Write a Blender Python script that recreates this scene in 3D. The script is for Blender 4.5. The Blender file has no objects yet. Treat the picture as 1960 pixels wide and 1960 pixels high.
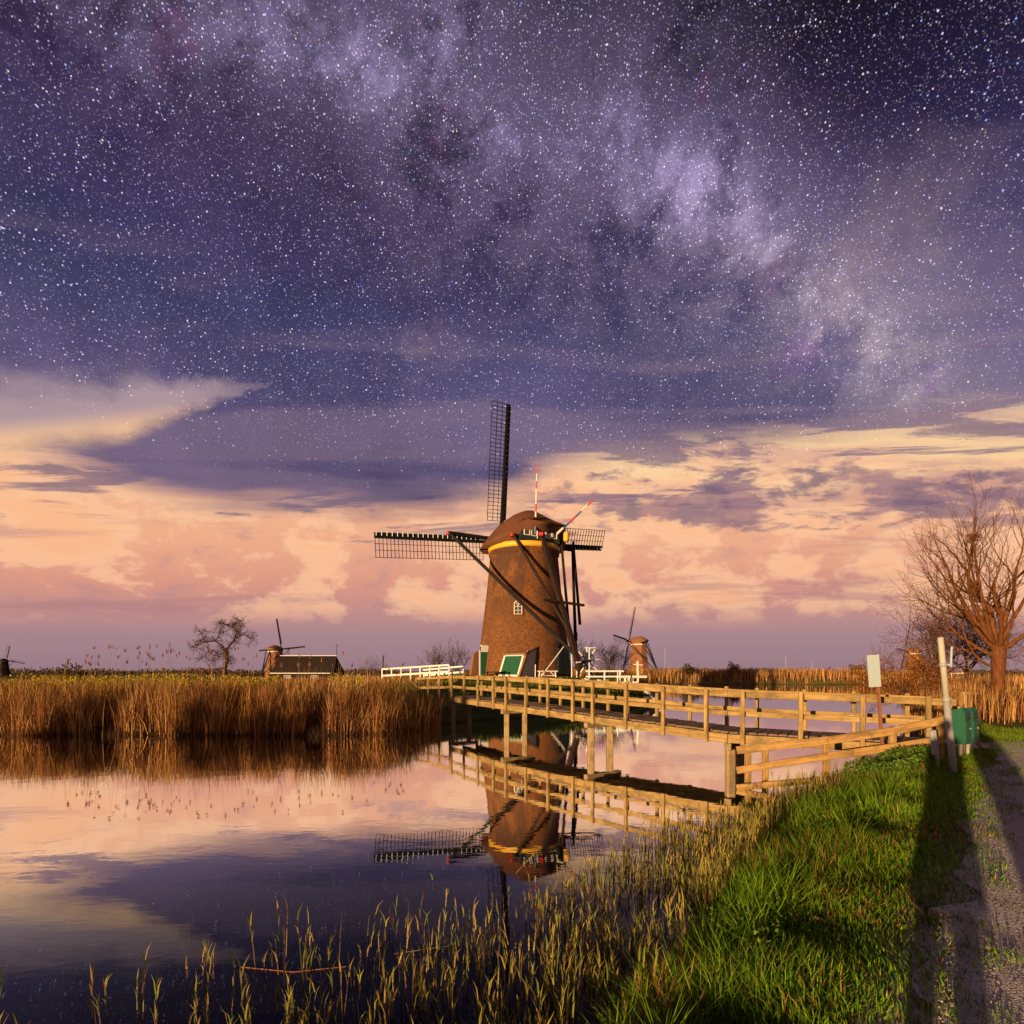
import bpy, bmesh, math, random
import numpy as np
from mathutils import Vector, Matrix

R = math.radians
SC = bpy.context.scene
COL = SC.collection
CAM_H = 2.4            # camera height above the water (water level is z = 0)

# ------------------------------------------------------------------ camera
cam_d = bpy.data.cameras.new('camera')
cam = bpy.data.objects.new('camera', cam_d); COL.objects.link(cam)
cam.location = (0, 0, CAM_H); cam.rotation_euler = (R(90), 0, 0)
cam_d.sensor_width = 36; cam_d.lens = 36 * 1060 / 1960
cam_d.shift_y = 307 / 1960
cam_d.clip_start = 0.05; cam_d.clip_end = 6000
SC.camera = cam
# ------------------------------------------------------------------ exposure
SC.view_settings.view_transform = 'Standard'; SC.view_settings.look = 'None'
SC.view_settings.exposure = 0.9; SC.view_settings.gamma = 1; SC.view_settings.use_curve_mapping = False
SC.cycles.use_denoising = True
SC.cycles.max_bounces = 6; SC.cycles.transparent_max_bounces = 6
SUN_AZ, SUN_EL = R(38), R(4.4)       # light travels towards azimuth 38 deg (x = sin, y = cos)
WORLD_GAIN = 0.54

# ------------------------------------------------------------------ sky
def lin(r, g, b):
    f = lambda c: c / 12.92 if c <= 0.04045 else ((c + 0.055) / 1.055) ** 2.4
    return (f(r / 255), f(g / 255), f(b / 255), 1)

class NG:
    def __init__(s, nt): s.nt = nt
    def new(s, t): return s.nt.nodes.new(t)
    def put(s, sock, v):
        if v is None: return
        if hasattr(v, 'is_output') or isinstance(v, bpy.types.NodeSocket): s.nt.links.new(v, sock)
        else:
            if isinstance(v, (int, float)) and sock.type in ('RGBA',): v = (v, v, v, 1)
            sock.default_value = v
    def m(s, op, a, b=None, c=None, clamp=False):
        n = s.new('ShaderNodeMath'); n.operation = op; n.use_clamp = clamp
        for i, v in enumerate((a, b, c)): s.put(n.inputs[i], v)
        return n.outputs[0]
    def vm(s, op, a, b=None, scale=None):
        n = s.new('ShaderNodeVectorMath'); n.operation = op
        s.put(n.inputs[0], a); s.put(n.inputs[1], b)
        if scale is not None: s.put(n.inputs[3], scale)
        return n.outputs[0]
    def xyz(s, x, y, z):
        n = s.new('ShaderNodeCombineXYZ')
        for i, v in enumerate((x, y, z)): s.put(n.inputs[i], v)
        return n.outputs[0]
    def sep(s, v):
        n = s.new('ShaderNodeSeparateXYZ'); s.put(n.inputs[0], v); return n.outputs
    def ss(s, x, lo, hi, a=0.0, b=1.0):
        n = s.new('ShaderNodeMapRange'); n.interpolation_type = 'SMOOTHSTEP'
        for i, v in enumerate((x, lo, hi, a, b)): s.put(n.inputs[i], v)
        return n.outputs[0]
    def noise(s, v, scale, detail=4, rough=.55, dist=0.0, lac=2.0):
        n = s.new('ShaderNodeTexNoise'); s.put(n.inputs['Vector'], v)
        n.inputs['Scale'].default_value = scale; n.inputs['Detail'].default_value = detail
        n.inputs['Roughness'].default_value = rough; n.inputs['Distortion'].default_value = dist
        n.inputs['Lacunarity'].default_value = lac
        return n.outputs[0]
    def mix(s, f, a, b, mode='MIX'):
        n = s.new('ShaderNodeMix'); n.data_type = 'RGBA'; n.blend_type = mode
        s.put(n.inputs[0], f); s.put(n.inputs[6], a); s.put(n.inputs[7], b)
        return n.outputs[2]
    def ramp(s, f, stops, interp='LINEAR'):
        n = s.new('ShaderNodeValToRGB'); s.put(n.inputs[0], f); e = n.color_ramp.elements
        n.color_ramp.interpolation = interp
        while len(e) < len(stops): e.new(0.5)
        for i, (p, c) in enumerate(stops):
            e[i].position = p; e[i].color = c if len(c) == 4 else (*c, 1)
        return n.outputs[0]
    def curve(s, x, lo, hi, pts, vmax):
        t = s.m('DIVIDE', s.m('SUBTRACT', x, lo), hi - lo, clamp=True)
        n = s.new('ShaderNodeFloatCurve'); c = n.mapping.curves[0]
        pts = [((a - lo) / (hi - lo), b / vmax) for a, b in pts]
        while len(c.points) < len(pts): c.points.new(0.5, 0.5)
        for i, (a, b) in enumerate(pts): c.points[i].location = (a, b)
        n.mapping.update()
        s.put(n.inputs['Value'], t)
        return s.m('MULTIPLY', n.outputs[0], vmax)

def build_world():
    w = bpy.data.worlds.new('World'); SC.world = w; w.use_nodes = True
    nt = w.node_tree; nt.nodes.clear(); g = NG(nt)
    tc = g.new('ShaderNodeTexCoord'); D = tc.outputs['Generated']
    x, y, z = g.sep(D)
    zc = g.m('MAXIMUM', z, -0.02)
    el = g.m('MULTIPLY', g.m('ARCSINE', zc), 180 / math.pi)
    az_r = g.m('ARCTAN2', x, y)
    az = g.m('MULTIPLY', az_r, 180 / math.pi)
    sx, cy = g.m('SINE', az_r), g.m('COSINE', az_r)
    elr = g.m('MULTIPLY', el, math.pi / 180)
    e_true = el
    e2 = g.m('ARCTAN2', zc, g.m('SQRT', g.m('ADD', g.m('MULTIPLY', y, y), g.m('MULTIPLY', g.m('MULTIPLY', x, x), .2))))
    el = g.m('MULTIPLY', e2, 180 / math.pi); elr = e2
    P = g.xyz(sx, cy, g.m('MULTIPLY', elr, 1.7))        # flattened cloud space without a seam
    PS = g.xyz(sx, cy, g.m('MULTIPLY', elr, 8.0))       # strongly streaked cloud space
    # --- low warm sky with cumulus
    base = g.ramp(g.m('DIVIDE', el, 30), [
        (0.0, lin(150, 121, 132)), (0.12, lin(164, 130, 140)), (0.20, lin(190, 137, 135)),
        (0.30, lin(218, 150, 130)), (0.45, lin(238, 172, 136)), (0.62, lin(238, 182, 146)), (1.0, lin(180, 146, 150))])
    n1 = g.noise(P, 4.6, 9, .60, .25)
    n2 = g.noise(P, 12.0, 8, .62, .3)
    cum = g.m('ADD', g.m('MULTIPLY', n1, .62), g.m('MULTIPLY', n2, .38))
    lowband = g.m('MULTIPLY', g.ss(el, 4.2, 7.5), g.ss(el, 26, 18))
    puff = g.m('MULTIPLY', g.ss(cum, .46, .58), lowband)
    hol = g.m('MULTIPLY', g.ss(cum, .45, .36), lowband)
    rim = g.m('MULTIPLY', g.m('MULTIPLY', g.ss(cum, .47, .52), g.ss(cum, .60, .53)), lowband)
    low = g.mix(g.m('MULTIPLY', puff, .8), base, lin(252, 188, 142))
    low = g.mix(g.m('MULTIPLY', rim, .35), low, lin(255, 208, 166))
    low = g.mix(g.m('MULTIPLY', hol, .6), low, lin(176, 136, 138))
    shade = g.m('MULTIPLY', g.ss(g.noise(PS, 2.6, 6, .6, .4), .50, .66), g.ss(el, 3.0, 6.5))
    low = g.mix(g.m('MULTIPLY', shade, .50), low, lin(170, 120, 126))
    # brighter cream streaks to the right, just below the dark deck
    east = g.ss(az, 0, 14)
    cream = g.m('MULTIPLY', g.m('MULTIPLY', east, g.m('MULTIPLY', g.ss(el, 16.5, 19.5), g.ss(el, 27, 22.5))), g.ss(g.noise(PS, 3.1, 6, .6, .6), .40, .58))
    low = g.mix(g.m('MULTIPLY', cream, .70), low, lin(255, 216, 158))
    patch = g.m('MULTIPLY', g.ss(g.m('ADD', g.noise(PS, 2.9, 9, .66, .5), g.m('MULTIPLY', g.m('SUBTRACT', el, 16), .014)), .54, .62), g.ss(el, 9.5, 14))
    low = g.mix(g.m('MULTIPLY', patch, .80), low, lin(118, 96, 122))
    PL = g.xyz(sx, cy, g.m('MULTIPLY', elr, 2.8))
    lump = g.m('MULTIPLY', g.m('MULTIPLY', g.ss(az, -6, 10), g.ss(g.m('ADD', g.noise(PL, 6.0, 9, .62, .2), g.m('MULTIPLY', g.m('ABSOLUTE', g.m('SUBTRACT', el, 17.3)), -.03)), .42, .50)), g.m('MULTIPLY', g.ss(el, 12.0, 15.0), g.ss(el, 21.5, 19.5)))
    low = g.mix(g.m('MULTIPLY', lump, .78), low, g.mix(g.ss(n2, .42, .6), lin(112, 90, 116), lin(156, 116, 126)))
    el = e_true
    # --- night sky above
    up = g.ramp(g.m('DIVIDE', el, 90), [
        (0.0, lin(92, 78, 112)), (0.20, lin(92, 80, 116)), (0.27, lin(86, 78, 116)), (0.34, lin(62, 59, 100)),
        (0.41, lin(51, 41, 80)), (0.46, lin(36, 23, 54)), (0.51, lin(19, 9, 28)), (1.0, lin(11, 6, 20))])
    nb = g.noise(D, 3.4, 7, .6, .15)
    up = g.mix(g.ss(nb, .35, .7), g.mix(1.0, up, (.72, .72, .76, 1), 'MULTIPLY'), g.mix(1.0, up, (1.3, 1.24, 1.2, 1), 'MULTIPLY'))
    streak = g.ss(g.noise(PS, 1.6, 5, .55, .5), .46, .64)
    up = g.mix(g.m('MULTIPLY', g.m('MULTIPLY', streak, g.ss(el, 38, 24)), .45), up, lin(136, 112, 132))
    # Milky Way
    mw_el = g.curve(az, -70, 70, [(-70, 34), (-45, 43), (-26, 47), (-4, 45.5), (14, 40.5), (25, 34), (31, 28.5), (37, 22), (48, 12), (70, 2)], 60)
    dmw = g.m('ADD', g.m('SUBTRACT', el, mw_el), g.m('MULTIPLY', g.m('SUBTRACT', g.noise(D, 5.0, 5, .6), .5), 11))
    wide = g.m('POWER', 2.718, g.m('MULTIPLY', g.m('POWER', g.m('DIVIDE', dmw, 9.0), 2), -1))
    core = g.m('POWER', 2.718, g.m('MULTIPLY', g.m('POWER', g.m('DIVIDE', dmw, 3.4), 2), -1))
    clump = g.ss(g.noise(D, 7.5, 9, .72, .15), .42, .66)
    dust = g.ss(g.noise(D, 8.0, 9, .70, .25), .49, .63)
    glow = g.m('ADD', g.m('MULTIPLY', wide, .24), g.m('MULTIPLY', g.m('MULTIPLY', core, clump), .60))
    glow = g.m('MULTIPLY', glow, g.ss(az, -34, -6, .35, 1.0))
    glow = g.m('MULTIPLY', glow, g.m('SUBTRACT', 1.0, g.m('MULTIPLY', dust, .72)))
    mwc = g.mix(g.ss(el, 24, 44), lin(204, 182, 188), lin(176, 156, 204))
    mwc = g.mix(g.m('MULTIPLY', g.ss(g.noise(D, 12, 3), .60, .72), .7), mwc, lin(190, 130, 190))
    up = g.mix(glow, up, mwc)
    # faint warm cloud wisps over the stars
    wisp = g.m('MULTIPLY', g.ss(g.noise(P, 3.0, 6, .6, .4), .54, .72), g.m('MULTIPLY', g.ss(el, 20, 26), g.ss(el, 42, 32)))
    up = g.mix(g.m('MULTIPLY', wisp, .35), up, lin(158, 130, 142))
    el = g.m('MULTIPLY', e2, 180 / math.pi)
    # --- join: lower edge of the dark deck follows the azimuth
    edge = g.curve(az, -70, 70, [(-70, 21), (-41, 19.6), (-30, 16.9), (-18, 16.6), (-4, 17.2), (5, 20.6), (27, 22.4), (43, 24.4), (70, 26)], 60)
    wob = g.m('MULTIPLY', g.m('SUBTRACT', g.noise(PS, 2.4, 8, .58, .2), .5), 5.5)
    dk = g.ss(g.m('SUBTRACT', g.m('ADD', el, wob), edge), -1.6, 2.0)
    # light gap at the left, with a bright cumulus bank in it
    gl = g.m('ADD', 23.2, g.m('MULTIPLY', g.m('ADD', az, 42), .20))
    th = g.m('MULTIPLY', g.m('MULTIPLY', g.m('SUBTRACT', -23, az), .17), 1.0)
    th = g.m('MINIMUM', g.m('MAXIMUM', th, .001), 3.2)
    gd = g.m('DIVIDE', g.m('ABSOLUTE', g.m('ADD', g.m('SUBTRACT', el, gl), g.m('ADD', g.m('MULTIPLY', wob, .3), g.m('MULTIPLY', g.m('SUBTRACT', cum, .5), 7.0)))), th)
    gap = g.m('MULTIPLY', g.ss(gd, 1.6, .25), g.ss(az, -21, -32))
    sky = g.mix(dk, low, up)
    gapc = g.mix(g.ss(g.m('SUBTRACT', el, gl), -2.2, .2), lin(246, 196, 150), lin(178, 152, 158))
    sky = g.mix(g.m('MULTIPLY', gap, .92), sky, gapc)
    el = e_true
    # --- stars
    vis = g.m('MULTIPLY', g.ss(el, 15.5, 27), g.m('SUBTRACT', 1.0, g.m('MULTIPLY', gap, .6)))
    dens = g.m('ADD', .70, g.m('MULTIPLY', glow, 2.2))
    tot = sky
    for scale, rad, pw, gain in ((430, .38, 1.6, .42), (310, .32, 2.6, 1.0), (185, .21, 3.2, 3.2), (88, .105, 3.0, 8.0)):
        v = g.new('ShaderNodeTexVoronoi'); v.feature = 'F1'; v.voronoi_dimensions = '3D'
        g.put(v.inputs['Vector'], D); v.inputs['Scale'].default_value = scale
        c = g.sep(v.outputs['Color'])
        s = g.ss(v.outputs['Distance'], rad, rad * .25)
        s = g.m('MULTIPLY', g.m('MULTIPLY', s, g.m('POWER', c[0], pw)), g.m('MULTIPLY', vis, gain))
        if scale > 250: s = g.m('MULTIPLY', s, dens)
        sc = g.mix(c[1], lin(150, 170, 255), lin(255, 226, 214))
        tot = g.mix(s, tot, sc, 'ADD')
    # a small share of real twilight sky
    st = g.new('ShaderNodeTexSky'); st.sky_type = 'NISHITA'; st.sun_disc = False
    st.sun_elevation = SUN_EL; st.sun_rotation = SUN_AZ + math.pi
    tot = g.mix(1.0, tot, g.mix(1.0, st.outputs[0], (.004, .004, .004, 1), 'MULTIPLY'), 'ADD')
    bg = g.new('ShaderNodeBackground'); g.put(bg.inputs[0], tot); bg.inputs[1].default_value = WORLD_GAIN
    out = g.new('ShaderNodeOutputWorld'); nt.links.new(bg.outputs[0], out.inputs[0])
    w.cycles.sampling_method = 'MANUAL'; w.cycles.sample_map_resolution = 512
build_world()

# ------------------------------------------------------------------ sun
sun_d = bpy.data.lights.new('sun', 'SUN'); sun_d.energy = 5.0; sun_d.angle = R(0.53)
sun_d.color = (1.0, 0.64, 0.31)
sun = bpy.data.objects.new('sun', sun_d); COL.objects.link(sun)
SUN_DIR = Vector((math.sin(SUN_AZ) * math.cos(SUN_EL), math.cos(SUN_AZ) * math.cos(SUN_EL), -math.sin(SUN_EL)))
sun.rotation_euler = SUN_DIR.to_track_quat('-Z', 'Y').to_euler(); sun.location = (-30, -40, 40)

# ------------------------------------------------------------------ materials
MATS = {}
def mat(name, fn):
    m = bpy.data.materials.new(name); m.use_nodes = True; nt = m.node_tree; nt.nodes.clear()
    g = NG(nt); out = g.new('ShaderNodeOutputMaterial'); sh = fn(g)
    nt.links.new(sh, out.inputs[0]); MATS[name] = m; return m
def bsdf(g, col, rough=.7, bump=None, bstr=.3, bdist=.02, metal=0, spec=.3):
    b = g.new('ShaderNodeBsdfPrincipled'); g.put(b.inputs['Base Color'], col); g.put(b.inputs['Roughness'], rough)
    b.inputs['Metallic'].default_value = metal; b.inputs['Specular IOR Level'].default_value = spec
    if bump is not None:
        bn = g.new('ShaderNodeBump'); bn.inputs['Strength'].default_value = bstr; bn.inputs['Distance'].default_value = bdist
        g.put(bn.inputs['Height'], bump); g.nt.links.new(bn.outputs[0], b.inputs['Normal'])
    return b.outputs[0]
def oc(g): return g.new('ShaderNodeTexCoord').outputs['Object']
def rnd(g): return g.new('ShaderNodeObjectInfo').outputs['Random']

def m_paint(col, wear=(.25, .2, .15), amt=.35, rough=.55):
    def f(g):
        c = oc(g); n = g.noise(c, 7, 6, .65)
        k = g.mix(g.m('MULTIPLY', g.ss(n, .5, .75), amt), (*col, 1), (*wear, 1))
        k = g.mix(g.m('MULTIPLY', g.noise(c, 1.3, 3), .25), k, (col[0] * .6, col[1] * .6, col[2] * .6, 1))
        return bsdf(g, k, rough, n, .15, .01)
    return f
def m_wood(a, b, algae=None, amt=.5):
    def f(g):
        c = oc(g); r = rnd(g)
        cc = g.vm('ADD', c, g.xyz(g.m('MULTIPLY', r, 31), g.m('MULTIPLY', r, 17), 0))
        gr = g.noise(g.vm('MULTIPLY', cc, (.9, 15, 15)), 1.0, 6, .68, .6)
        bl = g.noise(cc, 3.1, 5, .62)
        k = g.mix(g.ss(gr, .3, .72), (*a, 1), (*b, 1))
        k = g.mix(g.m('MULTIPLY', r, .35), k, (a[0] * .75, a[1] * .72, a[2] * .66, 1))
        k = g.mix(g.m('MULTIPLY', g.ss(bl, .48, .7), amt), k, (*(algae or (.12, .11, .07)), 1))
        w2 = g.noise(g.vm('MULTIPLY', cc, (.8, 3, 3)), 2.0, 6, .7, .4)
        k = g.mix(g.m('MULTIPLY', g.ss(w2, .47, .63), .8), k, (a[0] * .36, a[1] * .36, a[2] * .42, 1))
        return bsdf(g, k, .78, gr, .45, .006, spec=.12 if a[0] < .05 else .3)
    return f
mat('wood', m_wood((.37, .255, .095), (.18, .115, .042), (.11, .088, .034), .8))
mat('wood_fence', m_wood((.38, .235, .08), (.18, .10, .036), (.14, .10, .036), .75))
mat('wood_plank', m_wood((.20, .135, .10), (.11, .075, .058), (.16, .12, .08), .4))
mat('pile', m_wood((.34, .25, .13), (.20, .14, .07), (.08, .075, .035), .6))
mat('tarred', m_wood((.014, .012, .012), (.008, .007, .007), (.022, .018, .016), .4))
mat('tail_wood', m_wood((.034, .018, .014), (.018, .011, .009), (.014, .011, .010), .4))
mat('white', m_paint((.62, .60, .57), (.4, .36, .28), .3))
mat('white_blue', m_paint((.50, .60, .66), (.3, .32, .32), .3))
mat('yellow', m_paint((.62, .36, .035), (.5, .3, .08), .25, .4))
mat('red', m_paint((.55, .035, .03), (.3, .06, .04), .25))
mat('blue', m_paint((.05, .13, .25), (.1, .12, .16), .3))
mat('green_door', m_paint((.012, .085, .04), (.03, .07, .04), .35, .5))
mat('green_box', m_paint((.012, .085, .052), (.03, .08, .06), .3, .4))
mat('dark_green', m_paint((.014, .03, .028), (.03, .03, .03), .3))
mat('sign_face', m_paint((.30, .38, .42), (.42, .48, .5), .3, .45))
mat('pale_tube', m_paint((.36, .34, .29), (.34, .28, .2), .5, .5))
mat('brick_plain', m_paint((.20, .095, .040), (.09, .045, .022), .8, .9))
mat('recess', m_paint((.07, .022, .018), (.04, .02, .015), .4, .8))
mat('rust', m_paint((.20, .085, .045), (.10, .05, .03), .6, .8))
mat('galv', m_paint((.27, .28, .285), (.24, .22, .18), .5, .42))
mat('plaster', m_paint((.46, .44, .44), (.3, .25, .2), .4, .8))
mat('roof_tar', m_paint((.034, .022, .018), (.018, .013, .012), .6, .9))
mat('stone_dark', m_paint((.10, .085, .07), (.05, .05, .035), .6, .9))
mat('cloth_dark', m_paint((.03, .035, .05), (.04, .04, .05), .3, .9))
mat('cloth_blue', m_paint((.04, .06, .10), (.04, .05, .07), .3, .9))
mat('skin', m_paint((.55, .36, .27), (.5, .3, .22), .2, .6))
mat('hair', m_paint((.05, .03, .02), (.04, .03, .02), .2, .6))

def f_glass(g): return bsdf(g, (.03, .035, .045, 1), .08, spec=.6)
mat('glass', f_glass)
def f_brick(g):
    uv = g.new('ShaderNodeUVMap'); uv.uv_map = 'UV'; u = uv.outputs[0]
    b = g.new('ShaderNodeTexBrick'); g.put(b.inputs['Vector'], u)
    b.inputs['Scale'].default_value = 1.0; b.inputs['Brick Width'].default_value = .24; b.inputs['Row Height'].default_value = .085
    b.inputs['Mortar Size'].default_value = .011; b.inputs['Bias'].default_value = -.1
    b.inputs['Color1'].default_value = (.20, .070, .018, 1); b.inputs['Color2'].default_value = (.10, .042, .018, 1)
    b.inputs['Mortar'].default_value = (.15, .085, .038, 1)
    c = oc(g)
    st = g.noise(g.vm('MULTIPLY', c, (1, 1, .35)), .55, 6, .62, .5)
    sp = g.noise(c, 5.0, 5, .85)
    k = g.mix(g.m('MULTIPLY', g.ss(sp, .46, .62), .85), b.outputs[0], (.055, .024, .014, 1))
    z = g.sep(c)[2]
    grime = g.m('MULTIPLY', g.ss(st, .44, .60), g.ss(z, 4.5, 9.5, .25, .85))
    k = g.mix(grime, k, (.060, .030, .019, 1))
    pale = g.m('MULTIPLY', g.ss(g.noise(c, .8, 5, .6), .55, .7), .30)
    k = g.mix(pale, k, (.24, .115, .038, 1))
    h = g.m('ADD', b.outputs[1], g.m('MULTIPLY', sp, .6))
    return bsdf(g, k, .85, h, .5, .02, spec=.15)
mat('brick', f_brick)
def f_thatch(g):
    c = oc(g); n = g.noise(g.vm('MULTIPLY', c, (9, 9, 2.0)), 1.6, 6, .7); l = g.noise(c, .7, 4)
    k = g.mix(g.ss(n, .3, .7), (.075, .030, .018, 1), (.155, .068, .038, 1))
    k = g.mix(g.m('MULTIPLY', g.ss(l, .45, .7), .5), k, (.06, .032, .02, 1))
    return bsdf(g, k, .95, n, .8, .05, spec=.05)
mat('thatch', f_thatch)
def f_far_wall(g):
    c = oc(g); n = g.noise(g.vm('MULTIPLY', c, (4, 4, 1)), 1.2, 5, .65)
    k = g.mix(g.ss(n, .3, .7), (.15, .066, .036, 1), (.25, .12, .06, 1)); return bsdf(g, k, .95, n, .5, .05, spec=.05)
mat('far_thatch', f_far_wall)
def f_ground(g):
    c = g.new('ShaderNodeNewGeometry').outputs['Position']
    n = g.noise(c, .35, 6, .6, .3); m = g.noise(c, 9, 6, .7); s = g.noise(c, .05, 4, .6)
    grass = g.mix(g.ss(m, .3, .7), (.035, .065, .014, 1), (.085, .125, .03, 1))
    dry = g.mix(g.ss(m, .3, .7), (.16, .105, .04, 1), (.30, .20, .075, 1))
    y = g.sep(c)[1]
    far = g.ss(y, 34, 100)
    f = g.m('ADD', g.ss(n, .46, .64, 0, .45), g.m('MULTIPLY', far, g.ss(s, .35, .6, .35, .8)), clamp=True)
    k = g.mix(f, grass, dry)
    z = g.sep(c)[2]; xx = g.sep(c)[0]
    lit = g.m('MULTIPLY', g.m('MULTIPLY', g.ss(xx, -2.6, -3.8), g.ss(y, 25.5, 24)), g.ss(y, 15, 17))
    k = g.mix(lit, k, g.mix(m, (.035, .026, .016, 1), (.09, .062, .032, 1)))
    dpath = g.m('ADD', g.m('SUBTRACT', g.m('MULTIPLY', g.m('ADD', xx, .3), .77), g.m('MULTIPLY', g.m('ADD', y, .1), .64)), g.m('MULTIPLY', g.m('SUBTRACT', m, .5), .9))
    soil = g.m('MULTIPLY', g.m('MULTIPLY', g.ss(dpath, -.45, .0), g.ss(y, 14, 11)), g.ss(xx, -1.5, .2))
    k = g.mix(soil, k, g.mix(m, (.30, .26, .22, 1), (.56, .51, .46, 1)))
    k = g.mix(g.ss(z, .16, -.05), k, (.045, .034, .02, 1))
    return bsdf(g, k, .95, m, .6, .06, spec=.05)
mat('ground', f_ground)
def f_gravel(g):
    c = g.new('ShaderNodeNewGeometry').outputs['Position']
    v = g.new('ShaderNodeTexVoronoi'); g.put(v.inputs['Vector'], c); v.inputs['Scale'].default_value = 70
    n = g.noise(c, 2.2, 5, .6); f = g.noise(c, 60, 3, .6); w = g.sep(v.outputs['Color'])[0]
    k = g.mix(w, (.44, .41, .38, 1), (.66, .61, .57, 1))
    k = g.mix(g.m('MULTIPLY', g.ss(n, .5, .68), .45), k, (.24, .20, .15, 1))
    h = g.m('SUBTRACT', g.m('MULTIPLY', f, .5), v.outputs['Distance'])
    return bsdf(g, k, .9, h, 1.0, .014, spec=.15)
mat('gravel', f_gravel)
def f_water(g):
    c = g.new('ShaderNodeNewGeometry').outputs['Position']
    w1 = g.noise(g.vm('MULTIPLY', c, (.7, 1.5, 1)), 1.1, 3, .5, .4)
    w2 = g.noise(g.vm('MULTIPLY', c, (1.5, 3.2, 1)), 2.6, 2, .5)
    h = g.m('ADD', w1, g.m('MULTIPLY', w2, .25))
    bn = g.new('ShaderNodeBump'); bn.inputs['Strength'].default_value = .018; bn.inputs['Distance'].default_value = .10
    g.put(bn.inputs['Height'], h)
    fr = g.new('ShaderNodeFresnel'); fr.inputs[0].default_value = 1.333; g.nt.links.new(bn.outputs[0], fr.inputs[1])
    fac = g.m('POWER', g.m('MULTIPLY', fr.outputs[0], 4.2, clamp=True), 2.3)
    fac = g.m('MINIMUM', fac, .90)
    df = g.new('ShaderNodeBsdfDiffuse'); df.inputs[0].default_value = (.010, .010, .016, 1)
    gl = g.new('ShaderNodeBsdfGlossy'); gl.inputs['Roughness'].default_value = .004; gl.inputs[0].default_value = (1, 1, 1, 1)
    g.nt.links.new(bn.outputs[0], gl.inputs['Normal'])
    mx = g.new('ShaderNodeMixShader'); g.put(mx.inputs[0], fac)
    g.nt.links.new(df.outputs[0], mx.inputs[1]); g.nt.links.new(gl.outputs[0], mx.inputs[2])
    return mx.outputs[0]
mat('water', f_water)
def m_leaf(trans=.35, rough=.7):
    def f(g):
        a = g.new('ShaderNodeVertexColor'); a.layer_name = 'col'; k = a.outputs[0]
        d = g.new('ShaderNodeBsdfDiffuse'); g.put(d.inputs[0], k)
        t = g.new('ShaderNodeBsdfTranslucent'); g.put(t.inputs[0], k)
        mx = g.new('ShaderNodeMixShader'); mx.inputs[0].default_value = trans
        g.nt.links.new(d.outputs[0], mx.inputs[1]); g.nt.links.new(t.outputs[0], mx.inputs[2])
        return mx.outputs[0]
    return f
mat('leaf', m_leaf(.38)); mat('straw', m_leaf(.18))
def m_bark(a, b):
    def f(g):
        c = oc(g); n = g.noise(g.vm('MULTIPLY', c, (5, 5, 1.2)), 3, 5, .65)
        return bsdf(g, g.mix(g.ss(n, .3, .7), (*a, 1), (*b, 1)), .9, n, .6, .02, spec=.1)
    return f
mat('bark', m_bark((.06, .022, .009), (.15, .06, .02)))
mat('bark_dark', m_bark((.045, .03, .022), (.10, .06, .04)))
mat('nest', m_bark((.12, .04, .025), (.2, .07, .04)))

# ------------------------------------------------------------------ mesh helpers
def tag(o, label=None, cat=None, group=None, kind=None):
    if label: o['label'] = label
    if cat: o['category'] = cat
    if group: o['group'] = group
    if kind: o['kind'] = kind
    return o
PM = {}   # world matrices of parents
def empty(name, loc, rz=0.0, label=None, cat=None, group=None):
    o = bpy.data.objects.new(name, None); COL.objects.link(o)
    o.location = loc; o.rotation_euler = (0, 0, rz); o.empty_display_size = .3
    PM[o.name] = Matrix.Translation(Vector(loc)) @ Matrix.Rotation(rz, 4, 'Z')
    return tag(o, label, cat, group)
def link(name, me, m, parent=None, mw=None):
    """object from a mesh; mw = world matrix (None: mesh is given in the parent's local space)"""
    o = bpy.data.objects.new(name, me); COL.objects.link(o)
    if m is not None and len(me.materials) == 0: me.materials.append(MATS[m])
    if mw is None: PM[o.name] = PM[parent.name].copy() if parent else Matrix.Identity(4)
    else: PM[o.name] = mw
    if parent:
        o.parent = parent
        if mw is not None: o.matrix_basis = PM[parent.name].inverted() @ mw
    elif mw is not None: o.matrix_basis = mw
    return o
def mesh(name, v, f, smooth=False):
    me = bpy.data.meshes.new(name); me.from_pydata([tuple(p) for p in v], [], f); me.update()
    if smooth: me.polygons.foreach_set('use_smooth', [True] * len(me.polygons))
    return me
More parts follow.
